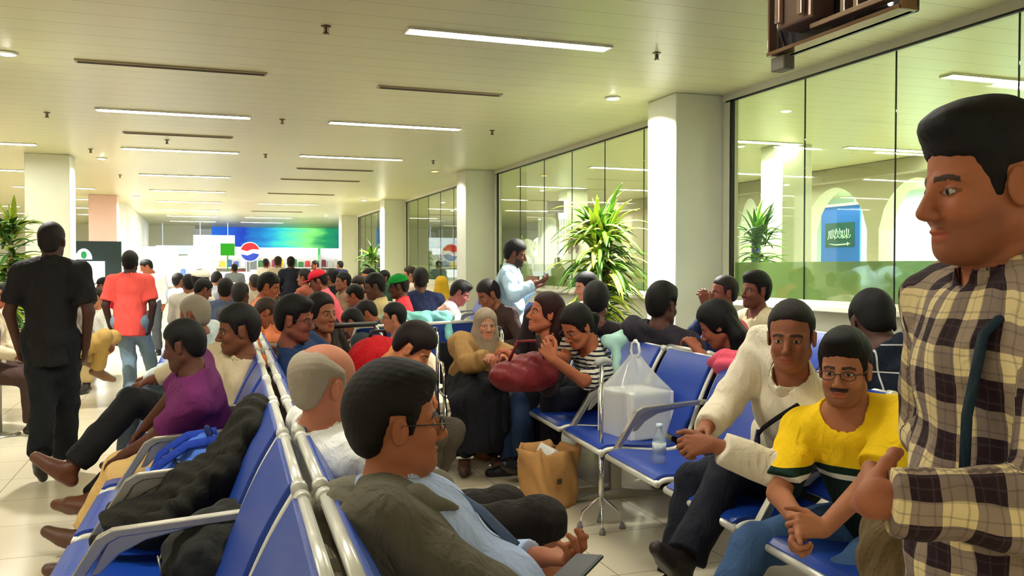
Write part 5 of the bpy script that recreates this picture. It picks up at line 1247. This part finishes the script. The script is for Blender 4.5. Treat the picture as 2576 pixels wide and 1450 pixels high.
# elderly woman with shawl in the wheelchair
r, J, K = person('elderly woman in brown shawl and black robe facing the camera', (1222, 818, 6.3), face=262, hyaw=4, hpitch=4, trunk=V3(1.88, 6.15, .56), top=(166, 128, 78), bottom=(24, 24, 30), skin=(196, 140, 112), hair=(178, 168, 158), style='high', hairt=.004, res='B', collar=False, sleeve=1.9, loose=2.2, bulk=1.05,
    hands={'R': P(1232, 900, 5.95), 'L': P(1250, 905, 5.95)}, extra={'scarf': (160, 142, 122)}, shoes=(90, 60, 50), robe=(26, 26, 32))
# leaning woman in dark top
person('woman with long reddish dark hair in dark top and jeans, leaning over her handbag', (1372, 790, 5.75), face=195, hyaw=-18, hpitch=-8, trunk=V3(2.42, 6.02, .55), top=(46, 36, 40), bottom=(30, 46, 76), skin=(178, 104, 74), hair=(58, 24, 26), style='long', res='B', sleeve=1.85, collar=False,
    hands={'L': P(1300, 905, 5.5), 'R': P(1265, 900, 5.7)}, feet={'L': P(1318, 1165, 5.8), 'R': P(1285, 1170, 6.0)}, loose=1.3, shoes=(26, 28, 36))
# woman in striped top with the phone
def stripe_mat():
    m = cloth((222, 214, 196), 'striped_jersey'); nt = m.node_tree; b = nt.nodes['Principled BSDF']; tc = nt.nodes.new('ShaderNodeTexCoord')
    w = nt.nodes.new('ShaderNodeTexWave'); w.bands_direction = 'Z'; w.inputs['Scale'].default_value = 11; w.inputs['Distortion'].default_value = 1.2; w.inputs['Detail Scale'].default_value = 2
    cr = nt.nodes.new('ShaderNodeValToRGB'); cr.color_ramp.elements[0].position = .3; cr.color_ramp.elements[0].color = srgb(30, 34, 56); cr.color_ramp.elements[1].position = .42; cr.color_ramp.elements[1].color = srgb(226, 218, 198)
    nt.links.new(tc.outputs['Object'], w.inputs[0]); nt.links.new(w.outputs[0], cr.inputs[0]); nt.links.new(cr.outputs[0], b.inputs['Base Color']); return m
r, J, K = person('woman in navy and cream striped top looking down at her phone', (1452, 822, 5.55), face=185, hyaw=10, hpitch=32, trunk=V3(2.62, 5.52, .55), top=(1, 1, 1), topmat=stripe_mat(), sleeve=.85, bottom=(26, 28, 38), skin=(170, 98, 66), hair=(26, 20, 22), style='pony', res='B', gl=(30, 20, 24), collar=False,
    hands={'L': P(1392, 905, 5.15), 'R': P(1382, 895, 5.35)}, palms={'L': (V3(-.5, .3, .8), V3(.3, .9, .2)), 'R': (V3(-.5, -.2, .8), V3(.3, -.7, .3))}, lift={'L': V3(.4, -.6, -1)}, curl=(.8, .8))
q = P(1362, 872, 5.2); t = MB().box((0, 0, 0), (.075, .01, .15), (R(-20), 0, .9)).build('smartphone', M_black, bevel=.004, loc=tuple(q)); tag(t, 'dark smartphone held up by the woman in the striped top', 'phone')
# behind row C, sitting with their backs to it
person('broad shouldered man in dark grey shirt seen from behind, beside the tall plant', (1667, 770, 5.75), face=30, hyaw=-6, hpitch=8, trunk=V3(3.12, 5.35, .54), top=(52, 48, 58), bottom=(36, 36, 42), skin=(88, 54, 44), hair=BLK, style='short', fullhair=1.25, hairt=.018, res='B', bulk=1.35, loose=1.4, sleeve=1.85)
person('person with thick black hair in dark clothes left of the tall plant', (1500, 765, 6.5), face=60, hpitch=14, trunk=V3(3.05, 6.6, .55), top=(50, 42, 48), bottom=(30, 30, 36), skin=(120, 76, 70), hair=(30, 24, 28), style='short', fullhair=1.3, hairt=.022, res='C')
person('woman with straight black hair and pink dress, bowed behind the blue seats', (1806, 820, 5.3), face=150, hyaw=-10, hpitch=30, trunk=V3(3.35, 4.75, .54), top=(214, 100, 112), bottom=(60, 40, 50), skin=(150, 84, 62), hair=(14, 12, 16), style='long', hairt=.02, res='B', sleeve=.3, collar=False, hands={'L': P(1755, 880, 5.1)})
person('man in dark blue shirt resting his chin on his hand under the window', (1820, 738, 7.2), face=172, hpitch=2, trunk=V3(4.15, 6.5, .55), top=(34, 44, 72), bottom=(40, 42, 50), skin=(120, 64, 50), hair=(40, 28, 28), style='high', res='C', hands={'L': P(1775, 770, 6.9)}, lift={'L': V3(-.4, -.3, -1)})
person('man in cream knitted shirt looking left under the near window', (1900, 733, 6.6), face=178, hyaw=6, trunk=V3(4.12, 5.6, .55), top=(212, 196, 158), bottom=(50, 48, 50), skin=(118, 66, 50), hair=BLK, style='short', fullhair=1.2, hairt=.016, res='C', beard=1, collar=False, bulk=1.1)
def check_mat():
    m = cloth((22, 30, 48), 'navy_check'); nt = m.node_tree; b = nt.nodes['Principled BSDF']; tc = nt.nodes.new('ShaderNodeTexCoord'); br = nt.nodes.new('ShaderNodeTexBrick'); br.offset = 0
    mp = nt.nodes.new('ShaderNodeMapping'); mp.inputs['Rotation'].default_value = (R(90), 0, 0)
    br.inputs['Scale'].default_value = 1; br.inputs['Brick Width'].default_value = .13; br.inputs['Row Height'].default_value = .11; br.inputs['Mortar Size'].default_value = .0028
    br.inputs['Color1'].default_value = srgb(22, 30, 48); br.inputs['Color2'].default_value = srgb(26, 34, 50); br.inputs['Mortar'].default_value = srgb(205, 205, 215)
    nt.links.new(tc.outputs['Object'], mp.inputs[0]); nt.links.new(mp.outputs[0], br.inputs[0]); nt.links.new(br.outputs[0], b.inputs['Base Color']); return m
person('man with thinning crown in navy shirt with white check lines, seen from behind', (2195, 815, 3.75), face=66, hpitch=34, trunk=V3(3.0, 2.78, .54), top=(1, 1, 1), topmat=check_mat(), bottom=(34, 34, 42), skin=(84, 56, 50), hair=(20, 17, 20), style='short', hairt=.012, res='B', bulk=1.3, collar=True, loose=1.2)
# boy at the trolley
person('boy with thick dark hair bowing his head, orange shirt, behind the hoodie man', (1040, 878, 4.7), face=-40, hpitch=40, hyaw=10, trunk=V3(.95, 5.0, .54), top=(226, 142, 86), sleeve=.7, bottom=(80, 70, 60), skin=(196, 120, 80), hair=(34, 20, 18), style='short', hairt=.022, res='B', bulk=.95, collar=False, hands={'R': P(935, 935, 4.5), 'L': V3(1.2, 4.95, .7)}, feet={'R': V3(1.12, 4.72, .09), 'L': V3(1.2, 4.9, .09)})
person('man in cream shirt turned left, seated beyond the red suitcase', (990, 800, 7.2), face=165, hpitch=6, trunk=V3(1.75, 7.2, .54), top=(236, 212, 178), bottom=(60, 56, 60), skin=(186, 120, 90), hair=(24, 20, 26), style='short', hairt=.014, res='C', bulk=1.1, collar=False)
# ---- middle distance crowd: label, px, py, d, face, shirt, trousers, skin, hair, options
CR = [
 ('man in orange shirt turned right, left of the standing shoppers', 677, 722, 8.6, -15, (240, 140, 96), (70, 60, 60), BR, BLK, dict(bulk=1.1, hpitch=18)),
 ('person in deep orange top bent low behind the navy shirt', 668, 788, 7.0, 10, (206, 106, 52), (60, 50, 44), BR, (70, 50, 40), dict(hpitch=40, lean=30)),
 ('person in pink top and red cap leaning forward, centre of the crowd', 800, 708, 11.0, 170, (244, 100, 118), (50, 50, 60), MD, BLK, dict(extra={'cap': (206, 30, 50)}, lean=24, hpitch=20)),
 ('man in pale yellow shirt turned left, centre of the crowd', 942, 722, 8.8, 170, (220, 196, 140), (70, 64, 56), DK, BLK, dict(hpitch=14, bulk=1.1)),
 ('person in bright green cap and red top, right of the pale yellow shirt', 1002, 722, 9.3, 165, (232, 60, 70), (40, 40, 48), DK, BLK, dict(extra={'cap': (10, 140, 50)}, hpitch=10)),
 ('man in navy jacket seen from behind, right of the green cap', 1058, 705, 10.0, 80, (26, 34, 66), (30, 30, 40), DK, BLK, dict(bulk=1.1)),
 ('person in mustard yellow seen from behind by the second window column', 1110, 718, 11.5, 85, (196, 156, 30), (60, 50, 30), MD, (30, 24, 20), dict(extra={'scarf': (190, 150, 34)})),
 ('person with dark hair in pale pink wrap, left of the shawled woman', 1158, 738, 8.9, -20, (246, 196, 182), (70, 50, 50), (140, 84, 80), BLK, dict(hpitch=28, lean=22, bulk=1.2, fullhair=1.2)),
 ('person in dark brown top bending behind the standing man in pale blue', 1228, 742, 8.2, 190, (60, 42, 38), (40, 34, 34), MD, (34, 24, 24), dict(lean=34, hpitch=25)),
 ('pale faced person with black hair at the left of the tall plant', 1474, 722, 8.3, 175, (170, 150, 140), (50, 50, 56), LT, BLK, dict(hpitch=12)),
 ('man in grey blue shirt and black hair, left of the middle of the crowd', 512, 730, 9.6, 20, (92, 104, 132), (50, 50, 60), MD, BLK, dict(hpitch=25)),
 ('person in white cap behind the grey blue shirt', 508, 708, 10.8, 30, (216, 206, 190), (70, 66, 60), MD, (40, 34, 30), dict(extra={'cap': (236, 228, 206), 'brim': False})),
 ('person with dark hair at the left of the white cap', 474, 715, 11.5, 100, (196, 190, 178), (60, 60, 64), MD, BLK, {}),
 ('man in dark slate shirt seen from behind, right of the grey blue shirt', 568, 730, 9.2, 80, (72, 82, 104), (40, 40, 50), MD, BLK, dict(bulk=1.1)),
 ('person in charcoal in the thick of the crowd behind the beige shirt', 606, 742, 8.4, 60, (56, 54, 58), (40, 40, 46), DK, (40, 36, 34), {}),
 ('person in red top at far left, beside the pinkish column', 262, 722, 11.2, 200, (204, 30, 46), (30, 34, 44), MD, BLK, dict(extra={'cap': (24, 24, 30)})),
 ('child in white shirt left of the coral T-shirt', 242, 752, 10.2, 240, (228, 232, 222), (180, 160, 110), (180, 120, 84), (40, 30, 26), dict(bulk=.85)),
 ('man in khaki trousers whose face is hidden by the black shirt', 190, 735, 8.6, -10, (120, 110, 100), (178, 146, 82), MD, BLK, dict(feet={'R': P(246, 930, 8.7), 'L': P(225, 905, 9.0)}, shoes=(120, 86, 50))),
 ('man in dark top seated behind the child in white', 285, 745, 11.6, 200, (34, 40, 62), (24, 26, 40), MD, BLK, dict(hpitch=15)),
 ('person in salmon top at the left edge looking at the floor', 22, 745, 8.0, 0, (226, 150, 124), (110, 84, 70), BR, BLK, dict(hpitch=30)),
 ('person in cream cut off at the left edge of the view', -22, 745, 7.4, -10, (206, 190, 160), (70, 50, 46), BR, BLK, {}),
 ('person in dark olive bent forward right of the woman with a bun', 888, 812, 7.6, 150, (52, 60, 64), (40, 50, 66), MD, BLK, dict(lean=30, hpitch=35)),
 ('person in dark denim jacket, right of the dark olive one', 922, 790, 8.0, 170, (44, 62, 92), (36, 44, 62), BR, (30, 22, 22), dict(hpitch=30, lean=25)),
 ('person with brown scarf in the crowd before the pale yellow shirt', 902, 722, 10.4, 200, (104, 80, 60), (50, 40, 40), (190, 130, 90), (50, 34, 30), dict(hpitch=10)),
 ('dark haired person in mustard scarf, far right of the pink top', 926, 700, 12.5, 210, (190, 150, 60), (50, 44, 40), (176, 110, 80), BLK, {}),
 ('person in brown seated before the blue seats in the middle', 862, 710, 12.0, 190, (126, 100, 76), (40, 40, 44), MD, BLK, {}),
 ('small figure in pale top at the third window', 1030, 693, 14.0, 170, (226, 200, 180), (60, 60, 70), LT, (60, 40, 30), {}),
 ('figure in black seen between the pink top and the shop', 835, 700, 13.2, 120, (30, 30, 36), (30, 30, 36), MD, BLK, {}),
 ('person in beige seated in the far left part of the crowd', 640, 712, 13.0, 100, (186, 172, 150), (60, 60, 60), MD, (50, 40, 34), {}),
 ('person in grey with bowed head before the white counter', 545, 705, 14.2, 60, (130, 134, 140), (50, 50, 60), MD, BLK, dict(hpitch=25)),
 ('person in rust top seated in the far middle', 765, 700, 14.0, 150, (150, 80, 60), (50, 44, 44), MD, BLK, {}),
 ('person in light blue seated far left of the counter', 450, 708, 14.0, 40, (170, 190, 205), (60, 60, 70), MD, BLK, {}),
 ('person in dark green seated near the small far plant', 965, 700, 15.5, 200, (40, 70, 56), (40, 40, 44), MD, BLK, {}),
 ('dark haired person in plum seated left of the pale yellow shirt', 892, 745, 9.4, 150, (70, 40, 60), (40, 36, 44), BR, BLK, dict(hpitch=20)),
]
for lb, px, py, d, fc, tp, bt, sk, hr, op in CR:
    op = dict(op); rs_ = 'C' if d < 10 else 'D'
    person(lb, (px, py, d), face=fc, top=tp, bottom=bt, skin=sk, hair=hr, res=rs_, **op)
ST = [
 ('standing shopper in black seen from behind in the far middle', 732, 662, 17.5, 80, (24, 26, 40), (22, 24, 34), DK, BLK, {}),
 ('standing shopper in beige left of the one in black', 700, 660, 19.5, 60, (190, 176, 150), (80, 72, 64), MD, (50, 40, 34), {}),
 ('standing shop visitor in navy at the right end of the shelves', 855, 668, 24.0, 120, (22, 30, 60), (24, 28, 50), MD, BLK, {}),
 ('man in white shirt stooping behind the coral T-shirt', 368, 672, 14.0, 250, (246, 246, 244), (70, 76, 84), BR, BLK, dict(hpitch=25, hyaw=-60)),
 ('standing shopper in white, left of the shelves', 668, 664, 22.0, 100, (232, 226, 222), (60, 60, 70), MD, BLK, {}),
 ('standing visitor in pale pink before the long shelf', 792, 668, 22.5, 200, (230, 190, 190), (60, 60, 80), MD, BLK, {}),
 ('standing visitor in grey before the white counter', 590, 676, 21.0, 90, (120, 124, 130), (50, 50, 60), MD, BLK, {}),
]
for lb, px, py, d, fc, tp, bt, sk, hr, op in ST:
    person(lb, (px, py, d), face=fc, pose='stand', top=tp, bottom=bt, skin=sk, hair=hr, res='D', group='people standing and walking', **op)
for i, (px, py, d, fc) in enumerate(((1290, 612, 17.2, 200), (1330, 606, 16.4, 30), (1352, 600, 19.5, 120), (1440, 606, 17.6, 210), (1428, 612, 20.5, 90), (1462, 604, 16.2, 170))):
    person(['robed man in white at the left of the second window', 'robed man in white behind the head of the man in pale blue', 'robed man in white left of the leaning post screen', 'robed man in white right of the leaning post screen', 'robed man in white, half hidden by another beyond the glass', 'robed man in white next to the tall plant leaves'][i],
        (px, py + 16, d), face=fc, pose='stand', top=(240, 242, 244), bottom=(230, 230, 230), robe=(240, 242, 244), skin=MD, hair=BLK, res='D', extra={'scarf': (244, 244, 244)}, group='robed men beyond the glass', collar=False)
person('person in dark clothes standing behind the third window', (1145, 622, 20.0), face=240, pose='stand', top=(210, 216, 220), bottom=(60, 60, 70), skin=MD, hair=BLK, style='long', res='D', group='people beyond the glass')
for x in INFO: print('PERSON', x)
print('TOTALV', sum(len(m.vertices) for m in bpy.data.meshes))
